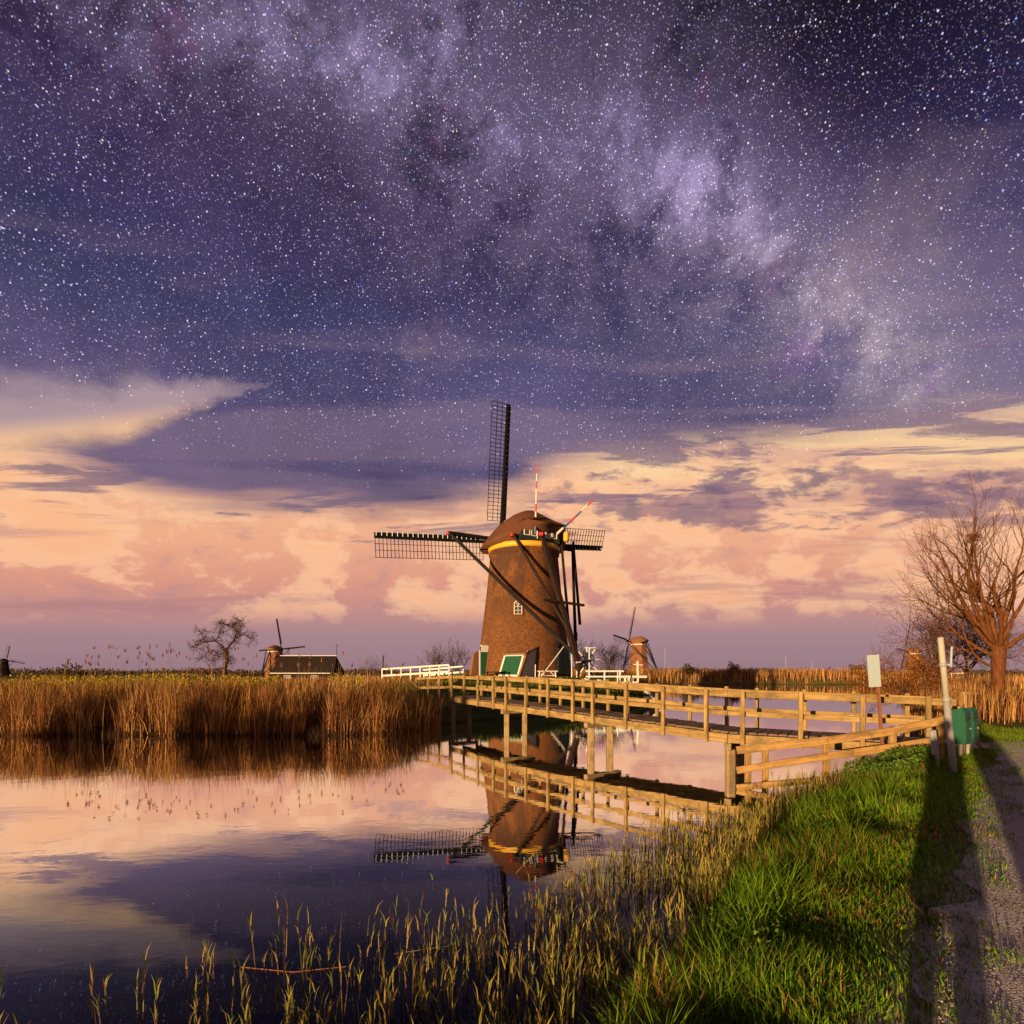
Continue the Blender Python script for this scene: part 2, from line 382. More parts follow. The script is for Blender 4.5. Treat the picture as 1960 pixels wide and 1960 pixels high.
class MB:
    def __init__(s): s.v, s.f = [], []
    def add(s, v, f):
        o = len(s.v); s.v += [tuple(p) for p in v]; s.f += [tuple(i + o for i in q) for q in f]
    def box(s, c, d):
        x, y, z = c; a, b, e = d[0] / 2, d[1] / 2, d[2] / 2
        s.add([(x + i * a, y + j * b, z + k * e) for k in (-1, 1) for j in (-1, 1) for i in (-1, 1)],
              [(0, 2, 3, 1), (4, 5, 7, 6), (0, 1, 5, 4), (2, 6, 7, 3), (0, 4, 6, 2), (1, 3, 7, 5)])
    def beam(s, p0, p1, w, h, up=(0, 0, 1)):
        p0, p1 = Vector(p0), Vector(p1); d = (p1 - p0).normalized(); u = Vector(up)
        if abs(d.dot(u)) > .98: u = Vector((0, 1, 0))
        sd = d.cross(u).normalized(); u = sd.cross(d).normalized()
        v = [p + sd * (i * w / 2) + u * (k * h / 2) for p in (p0, p1) for k, i in ((-1, -1), (-1, 1), (1, 1), (1, -1))]
        s.add(v, [(0, 1, 2, 3), (7, 6, 5, 4), (0, 4, 5, 1), (1, 5, 6, 2), (2, 6, 7, 3), (3, 7, 4, 0)])
    def tube(s, pts, rs, n=6, cap=True):
        pts = [Vector(p) for p in pts]; v = []; f = []
        ref = None
        for i, p in enumerate(pts):
            d = (pts[min(i + 1, len(pts) - 1)] - pts[max(i - 1, 0)])
            d = d.normalized() if d.length > 1e-9 else Vector((0, 0, 1))
            if ref is None:
                ref = d.orthogonal().normalized()
            a = (ref - d * ref.dot(d)); a = a.normalized() if a.length > 1e-6 else d.orthogonal().normalized()
            ref = a; b = d.cross(a); r = rs[i] if hasattr(rs, '__len__') else rs
            v += [p + (a * math.cos(2 * math.pi * k / n) + b * math.sin(2 * math.pi * k / n)) * r for k in range(n)]
        for i in range(len(pts) - 1):
            for k in range(n):
                k2 = (k + 1) % n
                f.append((i * n + k, i * n + k2, (i + 1) * n + k2, (i + 1) * n + k))
        if cap: f += [tuple(range(n))[::-1], tuple((len(pts) - 1) * n + k for k in range(n))]
        s.add(v, f)
    def lathe(s, prof, n=48, cap=False):
        v = [(r * math.cos(2 * math.pi * k / n), r * math.sin(2 * math.pi * k / n), z) for r, z in prof for k in range(n)]
        f = [(i * n + k, i * n + (k + 1) % n, (i + 1) * n + (k + 1) % n, (i + 1) * n + k) for i in range(len(prof) - 1) for k in range(n)]
        if cap: f += [tuple(range(n))[::-1], tuple((len(prof) - 1) * n + k for k in range(n))]
        s.add(v, f)
    def build(s, name, m, parent=None, smooth=False, mw=None):
        return link(name, mesh(name, s.v, s.f, smooth), m, parent, mw)
def chamfer_box(L, w, h, c):
    bm = bmesh.new(); bmesh.ops.create_cube(bm, size=1)
    for v in bm.verts: v.co = (v.co.x * L, v.co.y * w, v.co.z * h)
    if c > 0: bmesh.ops.bevel(bm, geom=bm.edges[:], offset=c, segments=1, affect='EDGES')
    me = bpy.data.meshes.new('timber'); bm.to_mesh(me); bm.free(); return me
CB = {}
def timber(name, p0, p1, w, h, m, parent, up=(0, 0, 1), c=.008, cache=True):
    """square timber from p0 to p1 (world); its length is local X so the grain runs along it"""
    p0, p1 = Vector(p0), Vector(p1); d = p1 - p0; L = d.length; d.normalize(); u = Vector(up)
    if abs(d.dot(u)) > .98: u = Vector((0, 1, 0))
    sd = u.cross(d).normalized(); u = d.cross(sd).normalized()
    key = (round(L, 3), w, h, c, m)
    if key not in CB: CB[key] = chamfer_box(L, w, h, c); CB[key].materials.append(MATS[m])
    mw = Matrix((d, sd, u)).transposed().to_4x4(); mw.translation = (p0 + p1) / 2
    return link(name, CB[key], m, parent, mw)

# ------------------------------------------------------------------ terrain
WATER = np.array([(-400, 17), (-60, 20), (-30, 20.9), (-20, 21.2), (-12, 21.3), (-7, 21.0), (-5.2, 21.8), (-4.2, 23.2), (-3.6, 25.2), (-1.9, 27.4),
    (1.5, 30.0), (4.6, 33.2), (7.8, 36.6), (10.2, 40), (11.6, 45), (12.6, 58), (14.5, 82), (19, 106), (30, 111), (50, 112.5), (66, 110), (69, 104),
    (60, 86), (43, 60), (30, 41.5), (21, 29), (14.2, 20), (10.0, 14.6), (8.9, 13.0), (7.9, 12.0), (6.9, 11.15), (5.9, 10.35), (4.6, 8.95), (3.3, 7.5), (2.35, 6.0), (1.55, 5.0), (1.02, 4.2),
    (.52, 3.4), (-.9, 2.2), (-2.6, 1.0), (-6, -1), (-14, -4), (-40, -12), (-400, -60)], float)
def seg_dist(px, py, poly, closed=True):
    d = np.full(px.shape, 1e9)
    n = len(poly); rng_ = range(n if closed else n - 1)
    for i in rng_:
        a, b = poly[i], poly[(i + 1) % n]; ab = b - a
        t = np.clip(((px - a[0]) * ab[0] + (py - a[1]) * ab[1]) / (ab @ ab), 0, 1)
        d = np.minimum(d, np.hypot(px - a[0] - t * ab[0], py - a[1] - t * ab[1]))
    return d
def inside(px, py, poly):
    r = np.zeros(px.shape, bool); n = len(poly); j = n - 1
    for i in range(n):
        xi, yi = poly[i]; xj, yj = poly[j]
        c = ((yi > py) != (yj > py))
        xc = (xj - xi) * (py - yi) / ((yj - yi) if yj != yi else 1e-9) + xi
        r ^= c & (px < xc); j = i
    return r
def shore(px, py):           # > 0 on land
    px = np.asarray(px, float); py = np.asarray(py, float)
    d = seg_dist(px, py, WATER); return np.where(inside(px, py, WATER), -d, d)
def sst(x, a, b): t = np.clip((x - a) / (b - a), 0, 1); return t * t * (3 - 2 * t)
PATH_L = np.array([(-14, -17), (-2.2, -2.6), (-.3, -.1), (2.9, 3.75), (3.95, 4.85), (5.75, 6.8), (7.6, 8.9), (10.3, 11.6), (15.2, 15.8), (25, 24), (40, 38)], float)
def height(px, py):
    px = np.asarray(px, float); py = np.asarray(py, float)
    s = shore(px, py)
    right = inside(px, py, np.array([(90, 130), (69, 104), (43, 60), (21, 29), (10, 14.6), (7.9, 12.55), (4.1, 9.4), (1.2, 5), (-.9, 2.1), (-14, -4.5), (-400, -60), (-400, -300), (900, -300), (900, 130)], float) + 0)
    tl = 1.30 + .75 * np.exp(-((px - 1) / 13) ** 2 - ((py - 58) / 15) ** 2)
    tl = tl - .95 * sst(-px, 14, 34) * sst(py, 44, 75) - .7 * sst(py, 150, 320)
    tl = tl + .10 * np.sin(px * .9) * np.sin(py * .7)
    tr = .80 + 0 * px
    t = np.where(right, tr, tl)
    w = np.where(right, 1.75, 2.6)
    h = t * (.10 + .90 * sst(s, 0, 1) * 0 + .90 * np.clip(s / w, 0, 1) ** .8)
    h = np.where(s > 0, h * np.clip(s / .25, 0, 1), np.maximum(-.9, s * .45))
    h = h + np.where((s > .1) & (s < w), .035 * np.sin(px * 3.1 + py * 1.7) * np.sin(py * 2.3 - px), 0)
    return h
def axis(parts):
    out = [parts[0][0]]
    for lo, hi, st in parts:
        n = max(1, int(round((hi - lo) / st))); out += list(np.linspace(lo, hi, n + 1)[1:])
    return np.array(out)
gx = axis([(-2500, -300, 275), (-300, -60, 20), (-60, -16, 2), (-16, 16, .3), (16, 40, 1.5), (40, 90, 5), (90, 300, 30), (300, 2500, 275)])
gy = axis([(-300, -20, 40), (-20, -3, 2), (-3, 15, .3), (15, 46, .9), (46, 120, 3), (120, 400, 35), (400, 4000, 400)])
GX, GY = np.meshgrid(gx, gy); GZ = height(GX, GY)
nx, ny = len(gx), len(gy)
gv = np.stack([GX.ravel(), GY.ravel(), GZ.ravel()], 1)
ii = np.arange(nx * ny).reshape(ny, nx)
gf = np.stack([ii[:-1, :-1].ravel(), ii[:-1, 1:].ravel(), ii[1:, 1:].ravel(), ii[1:, :-1].ravel()], 1)
me = mesh('ground', gv, [tuple(q) for q in gf.tolist()], True)
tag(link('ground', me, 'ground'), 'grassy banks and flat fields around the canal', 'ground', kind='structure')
wv = [(-2400, -200, 0), (2400, -200, 0), (2400, 140, 0), (-2400, 140, 0)]
tag(link('water', mesh('water', wv, [(0, 1, 2, 3)]), 'water'), 'calm dark canal water mirroring the starry sunset sky', 'water', kind='structure')

def vnoise(x, y, s, seed=0):       # smooth value noise in [0,1]
    rs = np.random.RandomState(seed); T = rs.rand(64, 64)
    x = x / s; y = y / s; xi = np.floor(x).astype(int); yi = np.floor(y).astype(int); fx = x - xi; fy = y - yi
    fx = fx * fx * (3 - 2 * fx); fy = fy * fy * (3 - 2 * fy)
    g = lambda i, j: T[i % 64, j % 64]
    return (g(xi, yi) * (1 - fx) + g(xi + 1, yi) * fx) * (1 - fy) + (g(xi, yi + 1) * (1 - fx) + g(xi + 1, yi + 1) * fx) * fy
# path: gravel sheet with a ragged edge, its left side along PATH_L
def resample(poly, st):
    out = []
    for a, b in zip(poly[:-1], poly[1:]):
        n = max(1, int(np.hypot(*(b - a)) / st)); out += [a + (b - a) * k / n for k in range(n)]
    return np.array(out + [poly[-1]])
pl = resample(PATH_L, .09)
tg = np.gradient(pl, axis=0); tg /= np.hypot(tg[:, 0], tg[:, 1])[:, None]
nr = np.stack([tg[:, 1], -tg[:, 0]], 1)
rs = np.random.RandomState(3)
al = np.arange(len(pl)) * .09; wl = .02 + .30 * (vnoise(al, al * 0, .55, 3) - .5) + .20 * (vnoise(al, al * 0 + 9, .19, 4) - .5)
rows = []
for k in range(9):
    off = (wl if k == 0 else k * .32) if k < 8 else 2.75 + wl
    p = pl + nr * (np.array(off).reshape(-1, 1) if np.ndim(off) else off); rows.append(p)
pv = []; 
for k, p in enumerate(rows):
    hz = height(p[:, 0], p[:, 1]) + .02
    pv += [(a[0], a[1], h) for a, h in zip(p, hz)]
n = len(pl)
pf = [(k * n + i, (k + 1) * n + i, (k + 1) * n + i + 1, k * n + i + 1) for k in range(8) for i in range(n - 1)]
tag(link('path', mesh('path', pv, pf, True), 'gravel'), 'grey gravel footpath along the canal bank', 'path', kind='structure')
# gravel spur from the path to the foot bridge
sp = [(9.2, 12.0), (9.4, 11.5), (10.2, 11.2), (11.6, 12.6), (10.6, 13.2), (9.6, 12.9)]
sv = [(a, b, .826) for a, b in sp]
tag(link('path_spur', mesh('path_spur', sv, [tuple(range(6))]), 'gravel'), 'short gravel spur from the path to the footbridge', 'path', kind='structure')

# ------------------------------------------------------------------ vegetation helpers
def blade_mesh(name, P, h, w, bend, col, m, curl=.28, faceang=None, seed=0, mw=.8):
    rs = np.random.RandomState(seed); N = len(P)
    a = rs.uniform(0, math.pi, N) if faceang is None else faceang
    s = np.stack([np.cos(a), np.sin(a), np.zeros(N)], 1) * (w / 2)[:, None]
    B = np.stack([bend[:, 0], bend[:, 1], np.zeros(N)], 1); up = np.array([0, 0, 1.0])
    hz = np.maximum(h ** 2 - (B ** 2).sum(1), (.25 * h) ** 2) ** .5
    mid = P + up * (hz * .55)[:, None] + B * curl
    tip = P + up * hz[:, None] + B
    V = np.stack([P - s, P + s, mid + s * mw, mid - s * mw, tip], 1).reshape(-1, 3)
    b = np.arange(N) * 5
    loops = np.stack([b, b + 1, b + 2, b + 3, b + 3, b + 2, b + 4], 1).ravel()
    starts = np.stack([np.arange(N) * 7, np.arange(N) * 7 + 4], 1).ravel()
    tot = np.tile([4, 3], N)
    me = bpy.data.meshes.new(name)
    me.vertices.add(N * 5); me.vertices.foreach_set('co', V.ravel().astype(np.float32))
    me.loops.add(N * 7); me.loops.foreach_set('vertex_index', loops.astype(np.int32))
    me.polygons.add(N * 2); me.polygons.foreach_set('loop_start', starts.astype(np.int32)); me.polygons.foreach_set('loop_total', tot.astype(np.int32))
    me.update(calc_edges=True); me.validate()
    ca = me.color_attributes.new('col', 'FLOAT_COLOR', 'POINT')
    C = np.concatenate([np.repeat(col, 5, 0), np.ones((N * 5, 1))], 1)
    ca.data.foreach_set('color', C.ravel().astype(np.float32))
    return link(name, me, m)
def colors(rs, n, pal, var=.18):
    pal = np.array(pal); k = rs.randint(0, len(pal), n)
    return np.clip(pal[k] * (1 + rs.uniform(-var, var, (n, 1))), .004, 1)

# ------------------------------------------------------------------ windmills
def uv_lathe(name, prof, n, m, parent):
    """brick tower as a lathe with a UV map in metres"""
    bm = bmesh.new(); uvl = bm.loops.layers.uv.new('UV'); rings = []
    for r, z in prof: rings.append([bm.verts.new((r * math.cos(2 * math.pi * k / n), r * math.sin(2 * math.pi * k / n), z)) for k in range(n)])
    rm = sum(r for r, z in prof) / len(prof)
    for i in range(len(prof) - 1):
        for k in range(n):
            f = bm.faces.new((rings[i][k], rings[i][(k + 1) % n], rings[i + 1][(k + 1) % n], rings[i + 1][k])); f.smooth = True
            for l, (kk, ri) in zip(f.loops, ((k, i), (k + 1, i), (k + 1, i + 1), (k, i + 1))):
                l[uvl].uv = (2 * math.pi * kk / n * rm, prof[ri][1])
    me = bpy.data.meshes.new(name); bm.to_mesh(me); bm.free()
    return link(name, me, m, parent)

def cap_mesh(s, zb):
    """boat-shaped thatched cap: sections along y (front = +y)"""
    st = [(-4.35, 2.15, 15.05, .30), (-3.5, 2.75, 14.55, 1.35), (-2.5, 3.45, 13.7, 2.85), (-1.6, 4.0, 13.25, 3.85), (-.5, 4.3, 13.2, 3.95), (1.0, 4.28, 13.2, 3.75),
          (2.2, 3.95, 13.2, 3.5), (3.3, 3.35, 13.2, 3.2), (4.3, 2.4, 13.25, 2.8)]
    n = 18; v = []; f = []
    for y, w, z0, H in st:
        for k in range(n + 1):
            u = -1 + 2 * k / n; x = -w * math.copysign(abs(u) ** .9, u); z = z0 + H * (1 - abs(u) ** 1.75) * (1 - .06 * (1 - abs(u)))
            lip = .10 * max(0, abs(u) * 3 - 2)
            v.append((x * (1 + lip * .3) * s, y * s, (z - 13.2) * s + zb))
    m = n + 1
    for i in range(len(st) - 1):
        for k in range(n): f.append((i * m + k, i * m + k + 1, (i + 1) * m + k + 1, (i + 1) * m + k))
    f.append(tuple(range(m))); f.append(tuple((len(st) - 1) * m + k for k in range(m))[::-1])
    # soffit closing the underside
    for i in range(len(st) - 1): f.append((i * m, (i + 1) * m, (i + 1) * m + n, i * m + n))
    return v, f

def sail_frame(phi, tilt, hub):
    """matrix: local x = along the sail, y = axis (front), z = trailing side"""
    rad = Vector((math.cos(phi), 0, math.sin(phi))); trail = Vector((-math.sin(phi), 0, math.cos(phi))); ax = Vector((0, 1, 0))
    m = Matrix((rad, ax, trail)).transposed().to_4x4()
    return Matrix.Translation(hub) @ Matrix.Rotation(tilt, 4, 'X') @ m

def build_mill(name, loc, rz, s, label, tower='brick', angle=0.0, full=True, group=None, capm='thatch', band=True, sail_len=14.35, th=13.3, tilt=9, lattice=True):
    t = empty(name, loc, rz, label, 'windmill', group)
    W = PM[t.name]
    if tower == 'brick':
        uv_lathe('tower', [(5.08 * s, -.3), (4.98 * s, .35 * s), (4.62 * s, 3 * s), (4.22 * s, 6 * s), (3.86 * s, 9 * s), (3.58 * s, 12 * s), (3.56 * s, 12.3 * s), (3.68 * s, 12.42 * s),
                           (3.68 * s, 12.75 * s), (3.60 * s, 12.8 * s), (3.60 * s, th * s)], 72, 'brick', t)
    else:
        mb = MB(); k = th / 13.3
        mb.lathe([(4.7 * s, -1.5 * s), (4.6 * s, 2.6 * s * k), (4.75 * s, 2.6 * s * k), (4.2 * s, 5 * s * k), (3.75 * s, 8 * s * k), (3.35 * s, 11 * s * k), (3.1 * s, 13.3 * s * k)], 8)
        mb.build('tower', tower, t)
    if band:
        r = 3.74 if tower == 'brick' else 3.3
        mb = MB(); mb.lathe([((r - .2) * s, (th - .54) * s), (r * s, (th - .52) * s), ((r + .02) * s, (th - .02) * s), ((r - .2) * s, th * s)], 72)
        mb.build('painted_band', 'yellow' if full else 'white', t, True)
    k = 1.0 if tower == 'brick' else .86
    v, f = cap_mesh(s * k, (th - .1) * s)
    link('cap', mesh('cap', v, f, True), capm, t)
    zc = (th - .1) * s          # eave level
    cs = s * k
    # sails
    hub = Vector((0, 5.0 * cs, zc + 1.75 * cs))
    mb = MB(); mb.tube([(0, 2.5 * cs, zc + 1.75 * cs), (0, 5.6 * cs, zc + 2.1 * cs)], .38 * cs, 10); mb.build('windshaft', 'tarred', t)
    L = sail_len * s; tw = R(9)
    bar_me = {}
    def bar(nm, length, th_, par, mw):
        key = (round(length, 3), th_)
        if key not in bar_me:
            b = MB(); b.box((0, 0, 0), (length, th_, th_)); bar_me[key] = mesh(nm, b.v, b.f); bar_me[key].materials.append(MATS['tarred'])
        return link(nm, bar_me[key], 'tarred', par, mw)
    for q in range(4):
        fm = W @ sail_frame(angle + math.pi / 2 * q, R(tilt), hub)
        e = MB()
        e.add([(x, y * a, z * a) for x, a in ((0, .19 * s), (L, .10 * s)) for y, z in ((-1, -1), (1, -1), (1, 1), (-1, 1))],
              [(3, 2, 1, 0), (4, 5, 6, 7), (0, 1, 5, 4), (1, 2, 6, 5), (2, 3, 7, 6), (3, 0, 4, 7)])
        sail = e.build('sail', 'tarred', t, mw=fm)
        lt = fm @ Matrix.Rotation(tw, 4, 'X')
        # leading boards with pale edge battens
        lb = MB(); lb.beam((2.4 * s, .06, -.36 * s), (L, .06, -.30 * s), .05 * s, (.42 if lattice else .8) * s, (0, 0, 1)); lb.build('leading_board', 'tarred', sail, mw=lt)
        nb = 31 if full else 12
        if full:
            for i in range(22):
                x = 2.6 * s + i * (L - 2.8 * s) / 21
                timber('batten', lt @ Vector((x, -.0, -.60 * s)), lt @ Vector((x, -.0, -.18 * s)), .07, .05, 'white_blue', sail, c=0)
        if full:
            for i in range(nb):
                x = 2.3 * s + i * (L - 2.35 * s) / (nb - 1)
                bar('lattice_bar', 2.05 * s, .055, sail, lt @ Matrix.Translation((x, 0, 1.02 * s)) @ Matrix.Rotation(R(90), 4, 'Y'))
            for z in (.62, 1.26, 1.98):
                bar('hem_lath', L - 2.3 * s, .05, sail, lt @ Matrix.Translation(((L + 2.3 * s) / 2, .05, z * s)))
        elif lattice:
            g = MB()
            for i in range(nb):
                x = 2.3 * s + i * (L - 2.35 * s) / (nb - 1); g.box((x, 0, 1.0 * s), (.05, .05, 2 * s))
            for z in (.7, 1.35, 2.0): g.box(((L + 2.3 * s) / 2, .05, z * s), (L - 2.3 * s, .05, .05))
            g.build('lattice', 'tarred', sail, mw=lt)
    # rear wall of the cap
    y0 = -3.2 * cs
    mb = MB(); mb.add([(x, yy, z) for yy in (y0, y0 + .3) for x, z in ((-2.35 * cs, zc + .2), (2.35 * cs, zc + .2), (2.0 * cs, zc + 2.2 * cs), (-2.0 * cs, zc + 2.2 * cs))],
                      [(0, 1, 2, 3), (7, 6, 5, 4), (0, 4, 5, 1), (1, 5, 6, 2), (2, 6, 7, 3), (3, 7, 4, 0)])
    wall = mb.build('rear_wall', 'dark_green', t)
    if full:
        for cx, wd, hh in ((-1.62, .62, 1.0), (-.78, .62, .95), (.95, .66, .95), (1.66, .5, .9)):
            a, b, z0, z1 = cx - wd / 2, cx + wd / 2, zc + .65, zc + .65 + hh
            fr = MB()
            for q in (((a, z0), (b, z0)), ((a, z1), (b, z1)), ((a, z0), (a, z1)), ((b, z0), (b, z1))):
                fr.beam((q[0][0], y0 - .04, q[0][1]), (q[1][0], y0 - .04, q[1][1]), .085, .085, (0, 1, 0))
            wo = fr.build('window', 'white', t)
            pn = MB(); pn.box((cx, y0 - .015, (z0 + z1) / 2), (wd - .08, .02, hh - .08)); pn.build('pane', 'glass', wo)
        d = MB(); d.box((.05, y0 - .03, zc + 1.0), (.9, .05, 1.3)); hd = d.build('hatch', 'tarred', t)
        fr = MB()
        for a, b in (((-.42, .4), (-.42, 1.7)), ((.52, .4), (.52, 1.7)), ((-.42, 1.7), (.52, 1.7))):
            fr.beam((a[0], y0 - .07, zc + a[1]), (b[0], y0 - .07, zc + b[1]), .07, .07, (0, 1, 0))
        fr.build('hatch_frame', 'white', hd)
    # tail gear
    zl, zs = zc + 1.2 * cs, zc + .65 * cs
    Ll, Ls = 7.65 * s, 2.85 * s
    tl = lambda p: W @ Vector(p)
    def tb(nm, a, b, w, m='tail_wood', par=None): return timber(nm, tl(a), tl(b), w, w, m, par or t, c=.02)
    tail_b = (0, -9.7 * s, .5 * s); tail_t = (0, -3.3 * cs, zc + .9 * cs)
    tb('long_cross_beam', (-Ll, 2.0 * s, zl), (Ll, 2.0 * s, zl), .36 * s, 'tarred')
    sb = tb('short_cross_beam', (-Ls, -2.6 * s, zs), (Ls, -2.6 * s, zs), .34 * s, 'tarred')
    tp = tb('tail_pole', tail_t, tail_b, .46 * s)
    P = lambda f: tuple(a + (b - a) * f for a, b in zip(tail_t, tail_b))
    for sg in (-1, 1):
        tb('long_brace', (sg * Ll, 1.9 * s, zl), P(.90), .30 * s, 'tarred')
        tb('short_brace', (sg * Ls, -2.7 * s, zs), P(.74), .24 * s)
    if full:
        for sg in (-1, 1):
            a = tl((sg * (Ls + .02), -2.6 * s, zs)); b = tl((sg * (Ls + .30), -2.6 * s, zs)); timber('beam_end', a, b, .40 * s, .40 * s, 'red', sb, c=.03)
            a = tl((sg * (Ll + .01), 2.0 * s, zl)); b = tl((sg * (Ll + .22), 2.0 * s, zl)); timber('beam_end', a, b, .38 * s, .38 * s, 'red' if sg < 0 else 'tarred', t, c=.03)
        timber('beam_end', tl((-.55, -3.7, zs + .1)), tl((-.15, -3.9, zs + .1)), .34, .34, 'red', t, c=.05)
        tb('hanging_post', (Ll - .35, 1.3, zl + .7), (2.3, -6.6, 5.0), .26, 'tarred')
        c = P(.53); tb('cross_bar', (c[0] - 2.1, c[1] - .3, c[2] + .12), (c[0] + 2.5, c[1] - .3, c[2] - .12), .24)
        # winding wheel (capstan) at the foot of the tail
        wc = Vector((.55, -10.1 * s, 1.35)); wm = MB(); wm.tube([wc + Vector((0, -.35, 0)), wc + Vector((0, .5, 0))], .13, 10)
        wh = wm.build('winding_wheel', 'tarred', t)
        for q in range(8):
            a = math.pi / 4 * q + .12; d = Vector((math.cos(a), 0, math.sin(a)))
            sp = MB(); sp.tube([wc + d * .1, wc + d * 1.0], .045, 6); sp.build('spoke', 'tarred', wh)
            sp = MB(); sp.tube([wc + d * .80, wc + d * 1.3], .07, 6); sp.build('spoke_tip', 'white', wh)
        rim = MB(); rim.tube([wc + Vector((math.cos(a), 0, math.sin(a))) * .72 for a in [2 * math.pi * i / 24 for i in range(25)]], .03, 5, False); rim.build('rim', 'tarred', wh)
        for dx in (-.5, 1.2): tb('wheel_stand', (dx, -10.0, 0), (.35, -9.7, 1.4), .16, 'tarred')
    else:
        wm = MB(); wm.beam((-.9 * s, -9.6 * s, 1 * s), (.9 * s, -9.6 * s, 1 * s), .15, .15); wm.build('winding_wheel', 'tarred', t)
    return t, W

mz = float(height(np.array([1.26]), np.array([58.0]))[0])
MILL, MW = build_mill('windmill', (1.26, 58, mz), R(30), 1.0, 'large brick tower windmill with thatched cap beyond the footbridge', 'brick', R(94.5), tilt=14)
# --- extra pieces of the big mill, given in world directions around the tower
def tower_r(z):
    zs = [-.3, .35, 3, 6, 9, 12]; rr = [5.08, 4.98, 4.62, 4.22, 3.86, 3.58]; return float(np.interp(z, zs, rr))
def tower_frame(azd, z):
    """matrix at the tower face: x = right seen from outside, y = outwards normal, z = up; azd measured from the side facing the camera"""
    a = R(azd); n = Vector((math.sin(a), -math.cos(a), 0)); r = tower_r(z)
    x = Vector((math.cos(a), math.sin(a), 0)); m = Matrix((x, n, Vector((0, 0, 1)))).transposed().to_4x4()
    m.translation = Vector((1.26, 58, mz + z)) + n * r
    return m
def arch(w, h, n=8):
    return [(-w / 2, 0), (w / 2, 0), (w / 2, h - w / 2)] + [(w / 2 * math.cos(math.pi * k / n), h - w / 2 + w / 2 * math.sin(math.pi * k / n)) for k in range(1, n)] + [(-w / 2, h - w / 2)]
def extr(mb, poly, y0, y1):
    n = len(poly); mb.add([(x, y0, z) for x, z in poly] + [(x, y1, z) for x, z in poly],
        [tuple(range(n)), tuple(range(2 * n - 1, n - 1, -1))] + [(i, i + n, (i + 1) % n + n, (i + 1) % n) for i in range(n)])
def mill_window(azd, z, w, h, sur=True):
    fm = tower_frame(azd, z)
    if sur:
        e = MB(); extr(e, [(x * 1.35, zz * 1.12 - .12) for x, zz in arch(w, h)], -.3, .04); e.build('window_surround', 'brick_plain', MILL, mw=fm)
    e = MB(); extr(e, arch(w, h), -.2, .06); wo = e.build('window', 'glass', MILL, mw=fm)
    fr = MB(); a = arch(w, h)
    for p, q in zip(a, a[1:] + a[:1]): fr.beam((p[0], .08, p[1]), (q[0], .08, q[1]), .055, .05, (0, 1, 0))
    fr.build('frame', 'white', wo, mw=fm)
    gb = MB()
    for p, q in (((0, 0), (0, h)), ((-w / 2, h * .28), (w / 2, h * .28)), ((-w / 2, h * .56), (w / 2, h * .56)), ((0, h * .60), (-w * .33, h * .9)), ((0, h * .60), (w * .33, h * .9))):
        gb.beam((p[0], .075, p[1]), (q[0], .075, q[1]), .035, .035, (0, 1, 0))
    gb.build('glazing_bars', 'white', wo, mw=fm)
    sl = MB(); sl.box((0, .1, -.06), (w * 1.3, .2, .1)); sl.build('sill', 'brick_plain', wo, mw=fm)
mill_window(-9, 6.0, .72, 1.30)
# arched doorway with flanking buttress on the left side
fm = tower_frame(-60, 0)
e = MB(); extr(e, [(-.55, 0), (.55, 0), (.5, 2.45), (-.45, 2.45)], -.9, .30); dr = e.build('doorway', 'recess', MILL, mw=fm)
e = MB(); extr(e, [(x + .62, z) for x, z in [(-.05, 0), (.10, 0), (.10, 2.4), (-.05, 2.4)]], -.7, .36); e.build('door', 'green_door', dr, mw=fm)
e = MB(); e.box((.50, .40, 1.25), (.09, .12, 2.5)); e.build('door_post', 'white', dr, mw=fm)
e = MB(); extr(e, [(x + .55, z + 2.35) for x, z in arch(.36, .7)], -.6, .30); fl = e.build('fanlight', 'white', dr, mw=fm)
e = MB(); extr(e, [(x + .55, z + 2.45) for x, z in arch(.22, .5)], .28, .33); e.build('pane', 'glass', fl, mw=fm)
for sx in (-.85,):
    e = MB(); e.add([(sx + i * .2, y, z) for i in (-1, 1) for y, z in ((-1.2, -.3), (.85, -.3), (.45, 2.3), (-1.0, 2.5))],
        [(0, 1, 2, 3), (7, 6, 5, 4), (0, 4, 5, 1), (1, 5, 6, 2), (2, 6, 7, 3), (3, 7, 4, 0)]); e.build('buttress', 'brick_plain', MILL, mw=fm)
# porch with a sloping green door, turned a little to the left of the tower face
fm = tower_frame(-8, 0); fm = Matrix.Translation(fm.translation) @ Matrix.Rotation(R(-36), 4, 'Z') @ Matrix.Rotation(0, 4, 'Z') @ Matrix(((1, 0, 0, 0), (0, -1, 0, 0), (0, 0, 1, 0), (0, 0, 0, 1)))
def prism_yz(mb, x0, x1, prof):
    n = len(prof); mb.add([(x0, y, z) for y, z in prof] + [(x1, y, z) for y, z in prof],
        [tuple(range(n)), tuple(range(2 * n - 1, n - 1, -1))] + [(i, i + n, (i + 1) % n + n, (i + 1) % n) for i in range(n)])
YF, SL = 1.55, 1.05
e = MB(); prism_yz(e, -1.2, 1.2, [(-2.6, -.2), (YF, -.2), (YF - SL, 2.02), (-2.6, 3.0)]); porch = e.build('porch', 'plaster', MILL, mw=fm)
e = MB(); prism_yz(e, -1.36, 1.36, [(YF - SL + .18, 1.98), (YF - SL + .16, 2.14), (-2.6, 3.2), (-2.6, 3.03)]); e.build('porch_roof', 'brick_plain', porch, mw=fm)
e = MB(); e.beam((1.28, YF + .1, -.2), (1.28, YF - SL - .35, 2.35), .2, .22); e.build('kerb_wall', 'brick_plain', porch, mw=fm)
nd = Vector((0, 2.22, SL)).normalized(); ud = Vector((0, -SL, 2.22)).normalized()
def on_slope(x, u, out): return Vector((x, YF, -.2)) + ud * u + nd * out
fr = MB()
